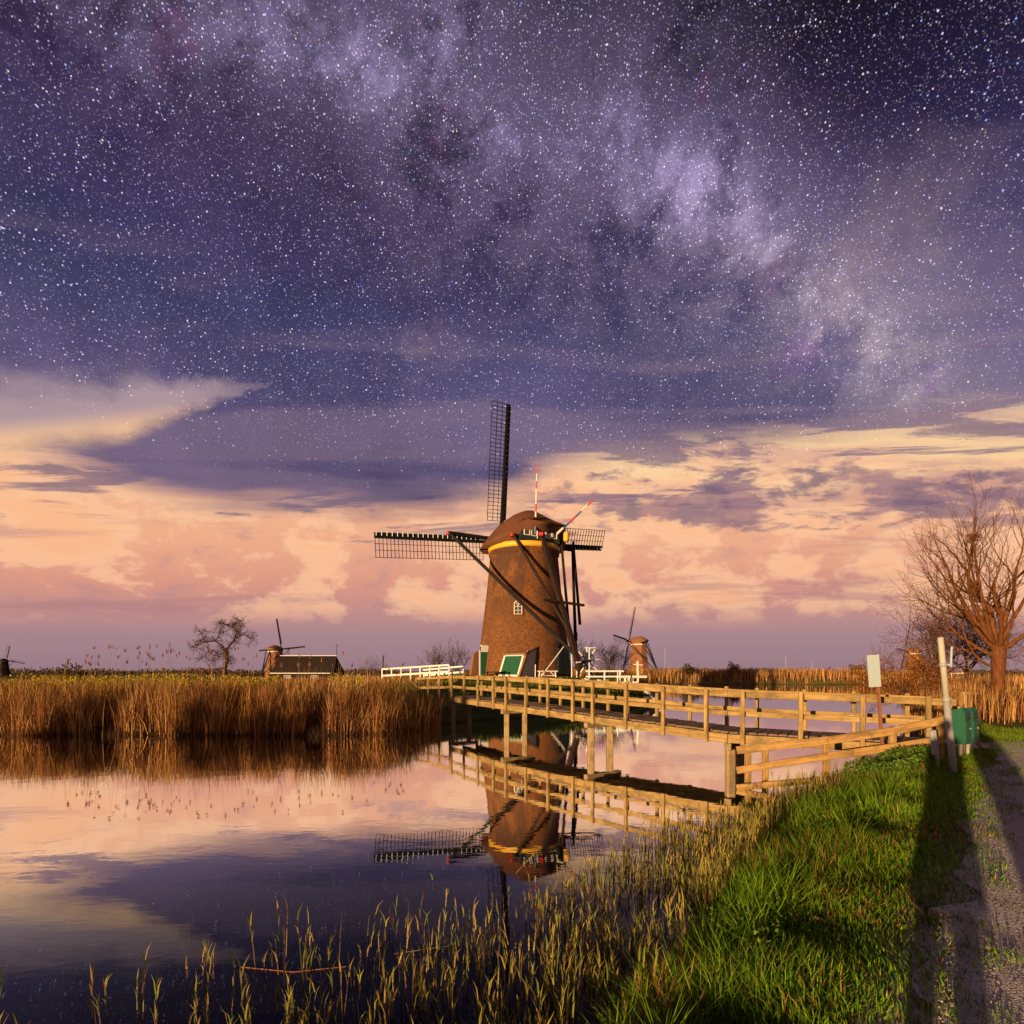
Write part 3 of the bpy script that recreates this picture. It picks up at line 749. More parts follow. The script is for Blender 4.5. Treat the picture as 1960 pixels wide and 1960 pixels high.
for p, q in (((-1.08, .15), (-1.08, 2.36)), ((1.08, .15), (1.08, 2.36)), ((-1.18, 2.36), (1.18, 2.36)), ((-1.18, .2), (1.18, .2))):
    fr.beam(on_slope(p[0], p[1], .05), on_slope(q[0], q[1], .05), .2, .1, nd)
dfr = fr.build('porch_door', 'white', MILL, mw=fm)
for i in range(9):
    u = .38 + i * .225; b = MB(); b.beam(on_slope(-.98, u, .05), on_slope(.98, u, .05), .06, .205, ud)
    b.build('door_board', 'green_door', dfr, mw=fm)
# dark double door on the shaded side
fm = tower_frame(48, 0)
e = MB(); extr(e, arch(1.9, 3.4), -.8, .1); dd = e.build('door', 'tarred', MILL, mw=fm); dd['label'] = 'dark arched door on the shaded side'
for sx in (-.5, .5):
    e = MB(); e.box((sx, .14, 1.4), (.85, .06, 2.6)); e.build('door_leaf', 'dark_green', dd, mw=fm)
# striped poles on the cap
def striped_pole(p0, p1, r, cols, label, parent, k):
    p0, p1 = Vector(p0), Vector(p1); n = len(cols)
    root = None
    for i, c in enumerate(cols):
        a = p0.lerp(p1, i / n); b = p0.lerp(p1, (i + 1) / n); mb = MB(); mb.tube([a, b], [r * (1 - .5 * i / n), r * (1 - .5 * (i + 1) / n)], 8)
        o = mb.build('striped_pole' if root is None else 'stripe', c, parent if root is None else root, mw=Matrix.Identity(4))
        if root is None: root = o
        PM[o.name] = Matrix.Identity(4)
    root['label'] = label
tp = lambda x, y, z: MW @ Vector((x, y, z))
striped_pole(tp(-.9, -3.6, 13.9), tp(-.75, -3.7, 20.6), .10, ['blue', 'white', 'white', 'red', 'white', 'white', 'red', 'white', 'red'], 'upright red and white flag pole', MILL, 1)
striped_pole(tp(1.55, -3.8, 14.2), tp(4.9, -5.4, 17.7), .13, ['white', 'blue', 'red', 'blue', 'white', 'red'], 'slanting red white and blue pole', MILL, 2)
b = MB(); b.lathe([(.22, 0), (.3, .25), (.28, .8), (.2, 1.0)], 12, True); b.build('lantern', 'yellow', MILL, True, mw=Matrix.Translation(tp(2.55, -4.0, 13.5)))

# --- things around the mill
def gz(x, y): return float(height(np.array([x]), np.array([y]))[0])
def white_rail(p0, p1, n, hgt, m, label, rise=0.0, drop=0.0):
    p0, p1 = Vector((p0[0], p0[1], 0)), Vector((p1[0], p1[1], 0)); z0 = gz(p0.x, p0.y)
    t = empty('bridge_railing', (p0.x, p0.y, z0), 0, label, 'railing')
    P = lambda f, h: Vector((p0.x + (p1.x - p0.x) * f, p0.y + (p1.y - p0.y) * f, z0 + rise * f + h))
    for i in range(n):
        f = i / (n - 1); q = P(f, 0); timber('post', (q.x, q.y, min(q.z - .1, gz(q.x, q.y) - .1)), P(f, hgt), .11, .11, m, t, c=.01)
    d = (p1 - p0).normalized().cross(Vector((0, 0, 1))) * .08
    timber('rail', P(0, hgt) + d, P(1, hgt) + d, .06, .14, m, t, c=.01); timber('rail', P(0, hgt * .52) + d, P(1, hgt * .52) + d, .06, .16, m, t, c=.01)
    return t
white_rail((-10.9, 46.5), (-5.15, 45.5), 8, 1.15, 'white', 'white wooden railing of the small bridge left of the mill', rise=.35)
white_rail((-7.8, 49.0), (-4.2, 47.6), 5, 1.0, 'white_blue', 'pale blue railing behind the white bridge railing', rise=.3)
# bench by the porch
bz = gz(3.4, 51.6); t = empty('bench', (3.3, 51.6, bz), R(6), 'white trestle bench on the grass in front of the brick windmill', 'bench'); W = PM[t.name]
timber('seat', W @ Vector((-.95, 0, .62)), W @ Vector((.95, 0, .62)), .4, .08, 'white', t)
for sx in (-.8, .8):
    for sy in (-.15, .15): timber('leg', W @ Vector((sx, sy, -.05)), W @ Vector((sx * .92, sy * .7, .6)), .07, .07, 'white', t)
    timber('brace', W @ Vector((sx, 0, .1)), W @ Vector((sx * .3, 0, .58)), .06, .06, 'white', t)
timber('stretcher', W @ Vector((-.75, 0, .2)), W @ Vector((.75, 0, .2)), .05, .06, 'white', t)
# leaning boom in front of the tower
lean = MB(); lean.tube([(2.55, 51.3, gz(2.55, 51.3) - .05), (5.2, 53.35, gz(2.5, 51.3) + 3.35)], [.07, .05], 6)
tag(lean.build('leaning_pole', 'white'), 'long pale pole leaning against the brick tower beside the porch', 'pole')
for i, (x, y, h, lb) in enumerate(((2.1, 50.2, 1.3, 'thin white stake just left of the trestle bench'), (5.55, 51.5, 3.4, 'tall white stake before the dark arched mill door'),
        (6.15, 52.5, 4.3, 'tallest white stake beside the foot of the mill tail'), (-4.6, 34.6, 1.35, 'thin white stake behind the railing at the far bridge end'), (7.9, 41.5, 1.0, 'short white marker post on the lawn right of the mill'))):
    mb = MB(); z = gz(x, y); mb.tube([(x, y, z - .1), (x + .03, y, z + h)], [.055, .045], 6); tag(mb.build('stake', 'white'), lb, 'stake')
pk = MB(); z = gz(-1.6, 52.6); pk.box((-1.6, 52.6, z + .42), (2.0, .35, .08)); pk.box((-2.3, 52.6, z + .18), (.1, .3, .44)); pk.box((-.9, 52.6, z + .18), (.1, .3, .44))
tag(pk.build('plank_seat', 'tarred'), 'dark plank seat at the tower foot left of the porch', 'bench')
# white sluice gate, fence and T-post right of the mill
sx0, sy0 = 9.6, 43.5
t = empty('sluice_gate', (sx0, sy0, gz(sx0, sy0)), R(8), 'white wooden sluice gate with a tall post at the bank edge', 'sluice'); W = PM[t.name]
for dx in (-.75, -.45, -.15): timber('upright', W @ Vector((dx, 0, -.4)), W @ Vector((dx, 0, 1.0)), .16, .1, 'white', t)
timber('tall_post', W @ Vector((.35, .1, -.4)), W @ Vector((.3, .1, 2.3)), .13, .13, 'white', t)
timber('cross_piece', W @ Vector((-.05, .1, 2.05)), W @ Vector((.75, .1, 2.0)), .07, .07, 'white', t)
timber('rail', W @ Vector((-1.5, -.1, 1.08)), W @ Vector((1.0, -.1, 1.08)), .1, .18, 'white', t); timber('rail', W @ Vector((-1.5, -.1, .62)), W @ Vector((.3, -.1, .62)), .1, .16, 'white', t)
t = empty('low_fence', (5.8, 46, gz(6.5, 46)), R(3), 'pale blue low fence on the lawn between mill and sluice', 'fence'); W = PM[t.name]
for dx in (.6, 1.9, 3.2): timber('post', W @ Vector((dx, 0, -.3)), W @ Vector((dx, 0, 1.0)), .12, .12, 'white_blue', t)
for hh in (.9, .45): timber('rail', W @ Vector((.3, -.08, hh)), W @ Vector((3.5, -.08, hh)), .06, .13, 'white_blue', t)
t = empty('tee_post', (6.9, 49.5, gz(6.9, 49.5)), 0, 'slim grey T-shaped post rising behind the low fence', 'post'); W = PM[t.name]
timber('post', W @ Vector((0, 0, -.2)), W @ Vector((0, 0, 2.9)), .1, .1, 'white_blue', t); timber('arm', W @ Vector((-.4, 0, 2.85)), W @ Vector((.6, 0, 2.85)), .07, .07, 'white_blue', t)
for i, (x, y, r, lb) in enumerate(((6.0, 44.6, .28, 'white rounded stone on the lawn near the winding wheel'), (7.0, 44.2, .24, 'white rounded stone on the lawn by the low fence'))):
    bm = bmesh.new(); bmesh.ops.create_icosphere(bm, subdivisions=2, radius=r)
    for v in bm.verts: v.co = Vector((v.co.x * 1.3, v.co.y, v.co.z * .75)) * (1 + .12 * math.sin(v.co.x * 19 + v.co.z * 13 + i))
    me = bpy.data.meshes.new('boulder'); bm.to_mesh(me); bm.free(); tag(link('boulder', me, 'white', mw=Matrix.Translation((x, y, gz(x, y) + r * .5))), lb, 'stone')
# retaining wall and white plank at the end of the mill bank
rw = MB(); rw.beam((9.6, 39.6, .45), (11.9, 44.6, .55), .4, 1.5); tag(rw.build('retaining_wall', 'stone_dark'), 'dark low retaining wall where the mill lawn meets the pond', 'wall')
wp = MB(); wp.beam((9.3, 39.3, 1.28), (10.2, 37.6, .12), .22, .10); tag(wp.build('ramp_plank', 'white'), 'white plank sloping from the mill bank into the water', 'plank')

# --- far mills, house
build_mill('windmill', (48.5, 212, -.2), R(52), .93, 'thatched windmill across the reeds, right of the big mill', 'far_thatch', R(84), False, 'far windmills', 'far_thatch', th=14.5, sail_len=14.3)
build_mill('windmill', (-62.5, 146, .2), R(-22), .52, 'small windmill behind the long dark barn', 'far_thatch', R(94), False, 'far windmills', 'far_thatch', th=15.0, sail_len=15.5, lattice=False)
build_mill('windmill', (-440, 480, -.3), R(20), .9, 'tiny windmill at the left edge of the horizon', 'tarred', R(78), False, 'far windmills', 'tarred', band=False, sail_len=14.5)
build_mill('windmill', (178, 245, -.2), R(40), .82, 'windmill half hidden behind the shrubs beside the large bare tree', 'far_thatch', R(178), False, 'far windmills', 'far_thatch', th=13.5)
# small drainage mill behind the white railing
x, y = -23.3, 100.0
t = empty('drainage_mill', (x, y, gz(x, y)), R(10), 'tiny dark drainage windmill seen above the white railing', 'windmill'); W = PM[t.name]
mb = MB(); mb.lathe([(.9, -.4), (.35, 1.9), (.3, 2.2)], 6, True); mb.build('body', 'tarred', t)
for a in (88, 178, 268, 358):
    d = Vector((math.cos(R(a)), 0, math.sin(R(a)))); timber('sail', W @ Vector((0, -.4, 1.65)), W @ (Vector((0, -.4, 1.65)) + d * (3.0 if a == 88 else 2.9)), .16, .1, 'tarred', t)
# barn
hx0, hx1, hy = -51.9, -38.7, 120.0
t = empty('barn', (hx0, hy, .1), 0, 'long dark tiled barn with two small white windows behind the reeds', 'barn')
L_ = hx1 - hx0; D_ = 7.0
mb = MB(); mb.box((L_ / 2, D_ / 2, .9), (L_, D_, 2.6)); mb.build('wall', 'tarred', t)
for yy in (0, D_):
    mb = MB(); sgn = -1 if yy == 0 else 1
    mb.add([(-.3, yy + sgn * .45, 2.05), (L_ + .3, yy + sgn * .45, 2.05), (L_ - .5, D_ / 2, 5.75), (.3, D_ / 2, 5.75),
            (-.3, yy + sgn * .45, 2.25), (L_ + .3, yy + sgn * .45, 2.25), (L_ - .5, D_ / 2, 5.95), (.3, D_ / 2, 5.95)],
           [(0, 1, 2, 3), (7, 6, 5, 4), (0, 4, 5, 1), (1, 5, 6, 2), (2, 6, 7, 3), (3, 7, 4, 0)])
    rf = mb.build('roof', 'roof_tar', t)
    if yy == 0:
        for i in range(34):
            a = -.2 + (L_ + .4) * i / 33; b = .35 + (L_ - .9) * i / 33
            q = MB(); q.beam((a, -.43, 2.30), (b, D_ / 2 - .05, 5.98), .13, .10, (0, -1, 1)); q.build('tile_rib', 'roof_tar', rf)
for xg, xt in ((-.05, .3), (L_ + .05, L_ - .5)):
    mb = MB(); mb.add([(xg, .1, 2.1), (xg, D_ - .1, 2.1), (xt, D_ / 2, 5.8), (xt + (.2 if xg < 0 else -.2), D_ / 2, 5.6)], [(0, 2, 1), (0, 1, 3), (0, 3, 2), (1, 2, 3)]); mb.build('gable', 'tarred', t)
mb = MB(); mb.beam((.2, D_ / 2, 6.03), (L_ - .4, D_ / 2, 6.03), .25, .14); mb.build('ridge', 'white', t)
mb = MB(); mb.beam((-.3, -.52, 2.12), (L_ - .6, -.52, 2.12), .08, .16); mb.build('eaves_board', 'white', t)
mb = MB(); mb.tube([(L_ - .4, D_ / 2, 5.9), (L_ - .35, D_ / 2, 8.6)], [.08, .05], 6); mb.tube([(L_ - .8, D_ / 2, 8.2), (L_ + .1, D_ / 2, 8.2)], .04, 5); mb.build('weather_vane', 'tarred', t)
for cx in (3.2, 9.1):
    mb = MB(); mb.box((cx, -.06, 1.1), (1.5, .1, 1.05)); wn = mb.build('window', 'white', t)
    for ix in (-1, 0, 1):
        for iz in (-1, 1):
            q = MB(); q.box((cx + ix * .48, -.13, 1.1 + iz * .25), (.36, .04, .36)); q.build('pane', 'glass', wn)

# ------------------------------------------------------------------ foot bridge
# near-side pile line (x, y, deck underside height) at each bent
BENT = [(-2.75, 26.0, 1.04), (-.2, 21.0, 1.00), (2.42, 17.0, .88), (5.2, 13.2, .74)]
END = (9.35, 11.75, .62)
LINE = [Vector(b) for b in BENT] + [Vector(END)]
BR = empty('footbridge', (5.2, 13.2, 0), 0, 'long wooden footbridge with double handrails crossing the canal', 'bridge')
WID = 1.35
def perp(i):
    d = (LINE[i + 1] - LINE[i]); d.z = 0; d.normalize(); return Vector((-d.y, d.x, 0))     # towards the far side
def node_perp(i):
    if i == 0: return perp(0)
    if i == len(LINE) - 1: return perp(i - 1)
    a, b = perp(i - 1), perp(i); m = (a + b).normalized(); return m / max(.6, m.dot(a))
rb = random.Random(5)
BEAM_H = .21
for i in range(len(LINE) - 1):
    a, b = LINE[i], LINE[i + 1]; pa, pb = node_perp(i), node_perp(i + 1); d = (b - a); Ls = d.length
    up = Vector((0, 0, 1))
    for o, nm in ((-.18, 'side_beam'), (WID - .18 + .0, 'side_beam')):
        timber(nm, a + pa * o + up * BEAM_H / 2, b + pb * o + up * BEAM_H / 2, .09, BEAM_H, 'wood', BR)
    timber('inner_beam', a + pa * (WID / 2 - .18) + up * .1, b + pb * (WID / 2 - .18) + up * .1, .1, .18, 'pile', BR)
    n = int(Ls / .205)
    for k in range(n):
        f = (k + .5) / n; c0 = (a + pa * -.13).lerp(b + pb * -.13, f); c1 = (a + pa * (WID - .23)).lerp(b + pb * (WID - .23), f)
        h = BEAM_H + .03 + rb.uniform(-.006, .006)
        me_key = (round((c1 - c0).length, 2),)
        timber('plank', c0 + up * h, c1 + up * h, .185, .045, 'wood_plank', BR, c=.006)
    # posts outside the side beams, rails on the inner side of the posts
    fr = [.075, .345, .615, .885]
    nearp, farp = [], []
    for f in fr:
        for side, lst in ((-1, nearp), (1, farp)):
            o = -.18 - .085 if side < 0 else WID - .18 + .085
            q = (a + pa * o).lerp(b + pb * o, f); tilt = Vector((rb.uniform(-.012, .012), rb.uniform(-.012, .012), 0))
            timber('post', q + up * (-.03), q + up * (1.25 + rb.uniform(-.01, .03)) + tilt, .095, .085, 'wood', BR, up=perp(i), c=.012)
    for side in (-1, 1):
        o = -.18 + .0 if side < 0 else WID - .18
        ex = 0
        for hh, rw_ in ((1.15, .14), (.70, .12)):
            timber('rail', a + pa * o + up * hh, b + pb * o + up * hh, .055, rw_, 'wood', BR)
for i, b in enumerate(BENT):
    a = Vector(b); p = node_perp(i).normalized()
    timber('cap_beam', a + p * (-.22) + Vector((0, 0, -.085)), a + p * (WID - .1) + Vector((0, 0, -.085)), .16, .16, 'pile', BR)
    for o in (0, .80): timber('pile', (a.x + p.x * o, a.y + p.y * o, -.9), a + p * o + Vector((0, 0, -.17)), .2, .2, 'pile', BR, c=.02)
p = perp(3); pp = LINE[3].lerp(LINE[4], .62); timber('pile', (pp.x, pp.y, -.6), pp + Vector((0, 0, 0)), .18, .18, 'pile', BR, c=.02)
# far approach rail turning left
pa_ = [Vector((-2.95, 26.3, 1.1)), Vector((-3.55, 27.0, 1.08)), Vector((-4.2, 27.7, 1.05)), Vector((-4.9, 28.3, 1.0))]
t = empty('approach_railing', (-3.0, 26.3, 1.0), 0, 'shaded wooden railing at the far end of the footbridge', 'railing')
for q in pa_: timber('post', q + Vector((0, 0, -.5)), q + Vector((0, 0, 1.15)), .1, .1, 'wood', t, c=.012)
for h in (1.08, .6): timber('rail', pa_[0] + Vector((.05, .05, h)), pa_[-1] + Vector((0, .08, h)), .055, .13, 'wood', t)

# ------------------------------------------------------------------ bank fence, post, boxes, sign
FN = empty('bank_fence', (6.5, 11.5, .1), 0, 'three-rail wooden fence from the bridge pile up the grassy bank', 'fence')
FP = [Vector((4.62, 11.45, 0)), Vector((6.24, 11.0, 0)), Vector((7.49, 10.9, 0)), Vector((8.36, 10.8, 0))]
top = [.88, 1.14, 1.34, 1.56]; mid_ = [.46, .82, 1.02, 1.18]; bot = [.10, .36, .64, .82]
fn_ = lambda i: Vector((-.12, -.99, 0)).normalized() * .075
for i in (1, 2, 3):
    q = FP[i]; timber('post', (q.x, q.y, gz(q.x, q.y) - .4), (q.x, q.y, top[i] + .0), .12, .10, 'wood_fence', FN, up=(0, 1, 0), c=.014)
for x, y, h in ((4.95, 11.62, .86), (5.28, 11.55, .93)): timber('post', (x, y, -.6), (x, y, h), .11, .10, 'wood_fence', FN, up=(0, 1, 0), c=.014)
for hs, w in ((top, .16), (mid_, .145), (bot, .13)):
    for i in range(3):
        a = FP[i] + fn_(i) + Vector((0, -.004 * i, hs[i] - w / 2)); b = FP[i + 1] + fn_(i) + Vector((0, -.004 * i, hs[i + 1] - w / 2))
        timber('rail', a, b, .05, w, 'wood_fence', FN)
# wide boarded end of the fence beside the path
EB = empty('fence_end', (9.35, 11.3, .7), 0, 'upright boarded fence end of weathered planks beside the path', 'fence')
for i in range(4):
    x = 9.02 + i * .13; y = 11.15 + i * .11
    timber('board', (x, y, .62 + .05 * i), (x, y, 1.72 + (.22 if i == 3 else .05 * math.sin(i * 2.2))), .135, .06, 'wood_fence', EB, up=(.64, -.77, 0), c=.008)
timber('post', (9.5, 11.62, .5), (9.5, 11.62, 2.0), .16, .16, 'wood_fence', EB, c=.02)
timber('diagonal_brace', (9.72, 11.35, .7), (9.45, 11.5, 1.25), .08, .06, 'wood_fence', EB)
timber('ledge', (9.0, 11.05, 1.55), (9.5, 11.5, 1.55), .04, .12, 'wood_fence', EB)
# short stake by the path
timber_s = empty('marker_stub', (10.55, 12.6, .8), 0, 'short pale wooden stub at the path edge beyond the fence end', 'post')
timber('stub', (10.55, 12.6, .7), (10.55, 12.6, 1.12), .1, .1, 'wood', timber_s, c=.02)
# grey leaning post
gp = empty('grey_post', (6.93, 8.66, gz(6.93, 8.66)), 0, 'leaning grey metal post with a pale top standing in the grass', 'post')
g0 = Vector((6.93, 8.66, gz(6.93, 8.66) - .2)); g1 = Vector((6.70, 8.66, 2.94))
mb = MB(); mb.tube([g0, g0.lerp(g1, .58)], .048, 14); mb.build('lower_tube', 'galv', gp, True, mw=Matrix.Identity(4))
mb = MB(); mb.tube([g0.lerp(g1, .575), g1, g1 + Vector((-.002, 0, .012))], [.042, .042, .03], 14); mb.build('upper_tube', 'pale_tube', gp, True, mw=Matrix.Identity(4))
cl = g0.lerp(g1, .82); mb = MB(); mb.tube([cl + Vector((0, 0, -.03)), cl + Vector((-.004, 0, .03))], .052, 14); mb.build('clamp', 'galv', gp, True, mw=Matrix.Identity(4))
mb = MB(); mb.beam(cl + Vector((.05, 0, 0)), cl + Vector((.13, 0, 0)), .04, .03); mb.tube([cl + Vector((.12, 0, -.03)), cl + Vector((.135, .0, .28))], .016, 8); mb.build('side_bracket', 'sign_face', gp, mw=Matrix.Identity(4))
cl = g0.lerp(g1, .57); mb = MB(); mb.tube([cl, cl + Vector((-.006, 0, .08))], .056, 14); mb.build('collar', 'galv', gp, True, mw=Matrix.Identity(4))
# little grey meter box on its own thin post
t = empty('meter_box', (6.95, 9.0, gz(6.95, 9.0)), 0, 'narrow grey metal box on a thin post behind the leaning post', 'box')
mb = MB(); z = gz(6.95, 9.0); mb.tube([(6.95, 9.0, z - .1), (6.88, 9.0, 1.3)], .02, 8); mb.build('post', 'galv', t, True, mw=Matrix.Identity(4))
timber('box', (6.90, 9.02, 1.06), (6.845, 9.02, 1.46), .09, .07, 'galv', t, c=.012)
# two green letter boxes
def letter_box(x, y, rz, label):
    t = empty('letter_box', (x, y, gz(x, y)), rz, label, 'letter box', 'green letter boxes by the fence end'); W = PM[t.name]; z = 1.02 - gz(x, y)
    prof = [(-.12, z), (.12, z), (.12, z + .62), (.06, z + .70), (-.12, z + .64)]
    bm = bmesh.new(); vs = [[bm.verts.new((xx, yy, zz)) for xx, zz in prof] for yy in (-.14, .14)]; n = len(prof)
    bm.faces.new(vs[0]); bm.faces.new(vs[1][::-1])
    for i in range(n): bm.faces.new((vs[0][i], vs[1][i], vs[1][(i + 1) % n], vs[0][(i + 1) % n]))
    bmesh.ops.recalc_face_normals(bm, faces=bm.faces[:]); bmesh.ops.bevel(bm, geom=bm.edges[:], offset=.012, segments=2, affect='EDGES')
    me = bpy.data.meshes.new('body'); bm.to_mesh(me); bm.free(); link('body', me, 'green_box', t)
    mb = MB(); mb.box((.123, 0, z + .50), (.02, .2, .05)); f = mb.build('flap', 'dark_green', t)
    mb = MB(); mb.box((.126, 0, z + .24), (.015, .22, .4)); f = mb.build('door', 'green_box', t)
    q = MB(); q.box((.136, .07, z + .3), (.02, .03, .03)); q.build('lock', 'galv', f)
    mb = MB(); mb.box((.126, 0, z + .575), (.012, .22, .02)); mb.build('rain_lip', 'dark_green', t)
    mb = MB(); mb.tube([(0, 0, -.15), (0, 0, z + .01)], .03, 8); mb.build('leg', 'galv', t, True)
letter_box(8.68, 10.72, R(-60), 'green letter box nearest the leaning post, half in shadow')
letter_box(8.95, 10.87, R(-60), 'green letter box next to the boarded fence end')
# blank white sign board
t = empty('sign_board', (7.62, 11.35, gz(7.62, 11.35)), 0, 'blank white sign board on a slim rusty post behind the bank fence', 'sign'); z = gz(7.62, 11.35)
mb = MB(); mb.beam((7.64, 11.35, z - .1), (7.50, 11.35, 2.1), .05, .05); mb.build('post', 'rust', t, mw=Matrix.Identity(4))
c0 = Vector((7.40, 11.32, 2.43)); rot = Matrix.Rotation(R(-4.0), 4, 'Y') @ Matrix.Rotation(R(-6), 4, 'Z')
me = chamfer_box(.235, .02, .66, .004); link('board', me, 'sign_face', t, Matrix.Translation(c0) @ rot)
# ------------------------------------------------------------------ trees and shrubs
def grow(mb, rng, p, d, length, r, level, spec, tips):
    """one branch as a curved tapering tube, with children"""
    L, wob, trop, nchild, ang, shrink, nseg = spec['len'], spec['wob'], spec['trop'], spec['child'], spec['ang'], spec['shrink'], spec['seg']
    pts = [Vector(p)]; rs = [r]; dirs = [Vector(d)]
    d = Vector(d); n = max(2, nseg[min(level, len(nseg) - 1)])
    for i in range(n):
        d = (d + Vector((rng.gauss(0, wob), rng.gauss(0, wob), rng.gauss(0, wob))) + Vector((0, 0, trop[min(level, len(trop) - 1)]))).normalized()
        pts.append(pts[-1] + d * length / n); rs.append(max(spec['rmin'], r * (1 - (i + 1) / n * spec['taper']))); dirs.append(d.copy())
    mb.tube(pts, rs, 7 if level == 0 else (5 if r > .02 else 3), cap=False)
    if level >= spec['levels']:
        tips.append(pts[-1]); tips.append(pts[len(pts) // 2]); return
    nc = nchild[min(level, len(nchild) - 1)]
    for k in range(nc):
        f = rng.uniform(.25, 1.0) if k else 1.0
        i = min(n, max(1, int(round(f * n)))); b = pts[i]; bd = dirs[i]
        ax = bd.orthogonal().normalized(); ax.rotate(Matrix.Rotation(rng.uniform(0, 2 * math.pi), 3, bd))
        nd = bd.copy(); nd.rotate(Matrix.Rotation(R(ang) * rng.uniform(.5, 1.25) * (0.35 if k == 0 else 1), 3, ax))
        grow(mb, rng, b, nd, length * shrink * rng.uniform(.75, 1.15), max(spec['rmin'], rs[i] * (.85 if k == 0 else .62)), level + 1, spec, tips)
def buds(rng, tips, size, per, col, name, parent, m='leaf'):
    P = []; 
    for t in tips:
        for _ in range(per): P.append((t.x + rng.gauss(0, size * 2), t.y + rng.gauss(0, size * 2), t.z + rng.gauss(0, size * 2)))
    P = np.array(P); N = len(P); rs = np.random.RandomState(7)
    h = rs.uniform(.7, 1.5, N) * size; bend = rs.uniform(-1, 1, (N, 2)) * size * .7
    o = blade_mesh(name, P, h, np.full(N, size * .8), bend, colors(rs, N, col), m, seed=9); return o
def bare_tree(name, loc, label, trunk_h, trunk_r, limbs, spec, seed, m='bark', lean=(0, 0), bud=None, cat='tree', group=None):
    rng = random.Random(seed); t = empty(name, loc, 0, label, cat, group); base = Vector(loc)
    tr = MB(); top_ = Vector((lean[0], lean[1], trunk_h))
    tr.tube([(0, 0, -.3), (0, 0, .05), Vector((lean[0] * .4, lean[1] * .4, trunk_h * .5)), top_, top_ + Vector((lean[0] * .1, 0, trunk_h * .12))],
            [trunk_r * 1.5, trunk_r * 1.2, trunk_r, trunk_r * 1.12, trunk_r * .8], 12)
    tr.build('trunk', m, t, True)
    mb = MB(); tips = []
    for (azd, eld, ln, rr, z) in limbs:
        d = Vector((math.sin(R(azd)) * math.cos(R(eld)), math.cos(R(azd)) * math.cos(R(eld)), math.sin(R(eld))))
        grow(mb, rng, Vector((lean[0], lean[1], 0)) * (z / max(trunk_h, .01)) + Vector((0, 0, z)), d, ln, rr, 0, spec, tips)
    mb.build('crown', m, t, True)
    if bud:
        o = buds(rng, [base + q for q in tips], bud[0], bud[1], bud[2], 'buds', t); o.parent = t; o.matrix_basis = PM[t.name].inverted()
    return t
big = dict(len=1, wob=.13, trop=(.06, .09, .08, .05, .03), child=(5, 4, 3, 2), ang=40, shrink=.60, seg=(7, 5, 4, 3, 2), levels=4, taper=.62, rmin=.0045)
lim = []
rg = random.Random(11)
for azd, eld, ln, rr in ((-95, 42, 3.6, .10), (-70, 60, 4.1, .11), (-110, 22, 3.3, .08), (-40, 72, 4.3, .12), (20, 82, 4.6, .13), (60, 68, 4.2, .11), (95, 50, 3.9, .11), (110, 28, 3.4, .09), (-150, 55, 3.4, .09), (150, 58, 3.4, .09), (-60, 36, 3.2, .08), (-85, 8, 3.2, .055)):
    lim.append((azd, eld, ln * .76, rr * .95, 2.35 + rg.uniform(-.25, .3) - (.5 if eld < 10 else 0)))
TX, TY = 17.7, 20.2
bare_tree('bare_tree', (TX, TY, .8), 'large bare spreading tree with a nest beside the path', 2.35, .20, lim, big, 21, 'bark', (0.05, 0), (.022, 1, [(.05, .025, .018), (.08, .04, .02)]))
nb = MB(); rn = random.Random(2)
for i in range(90):
    a = rn.uniform(0, 6.28); q = rn.uniform(.03, .19); z = rn.uniform(-.12, .16)
    c = Vector((q * math.cos(a), q * math.sin(a), z)); d = Vector((rn.gauss(0, 1), rn.gauss(0, 1), rn.gauss(0, .5))).normalized() * rn.uniform(.08, .17)
    nb.tube([c - d, c + d], .009, 3, False)
NX, NZ = TX - .85, 7.3
nst = nb.build('bird_nest', 'nest', mw=Matrix.Translation((NX, TY, NZ))); tag(nst, 'round reddish twig nest high in the bare tree', 'nest')
sb = MB(); sb.tube([(TX - .1, TY, 3.3), (TX - .5, TY + .05, 5.0), (NX - .05, TY, NZ - .1), (NX + .05, TY, NZ + .9)], [.08, .055, .03, .008], 6)
ct = [o for o in bpy.data.objects if o.name == 'bare_tree'][0]
q = link('branch', mesh('branch', sb.v, sb.f, True), 'bark', ct, Matrix.Identity(4))

bush = dict(len=1, wob=.2, trop=(.02, .03, .02, 0), child=(5, 5, 4, 3), ang=50, shrink=.66, seg=(5, 4, 3, 2), levels=3, taper=.6, rmin=.006)
def bush_limbs(n, ln, r, seed, z=.25, lo=35, hi=85):
    g = random.Random(seed); return [(360 * i / n + g.uniform(-25, 25), g.uniform(lo, hi), ln * g.uniform(.8, 1.2), r, z) for i in range(n)]
dead = [(.26, .10, .025), (.36, .15, .035), (.14, .06, .02)]
def on_land(x, y): return max(.05, gz(x, y))
x, y = 19.6, 27.0; bare_tree('shrub', (x, y, on_land(x, y)), 'leaning reddish shrub by the water left of the bare tree', .7, .10, bush_limbs(7, 1.5, .055, 3, .7, 30, 80), bush, 5, 'bark', (-.5, 0), (.05, 4, dead), 'shrub')
x, y = 22.3, 29.0; bare_tree('thicket_tree', (x, y, on_land(x, y)), 'dense twiggy dark tree behind the leaning grey post', 1.5, .10, bush_limbs(9, 2.2, .06, 6, 1.5, 35, 88), bush, 8, 'bark_dark', (0, 0), (.05, 3, dead), 'tree')
x, y = 24.2, 29.5; bare_tree('thicket_tree', (x, y, on_land(x, y)), 'slim twiggy tree just left of the bare tree trunk', 1.6, .08, bush_limbs(7, 1.9, .05, 9, 1.6, 40, 88), bush, 12, 'bark_dark', (0, 0), (.045, 3, dead), 'tree')
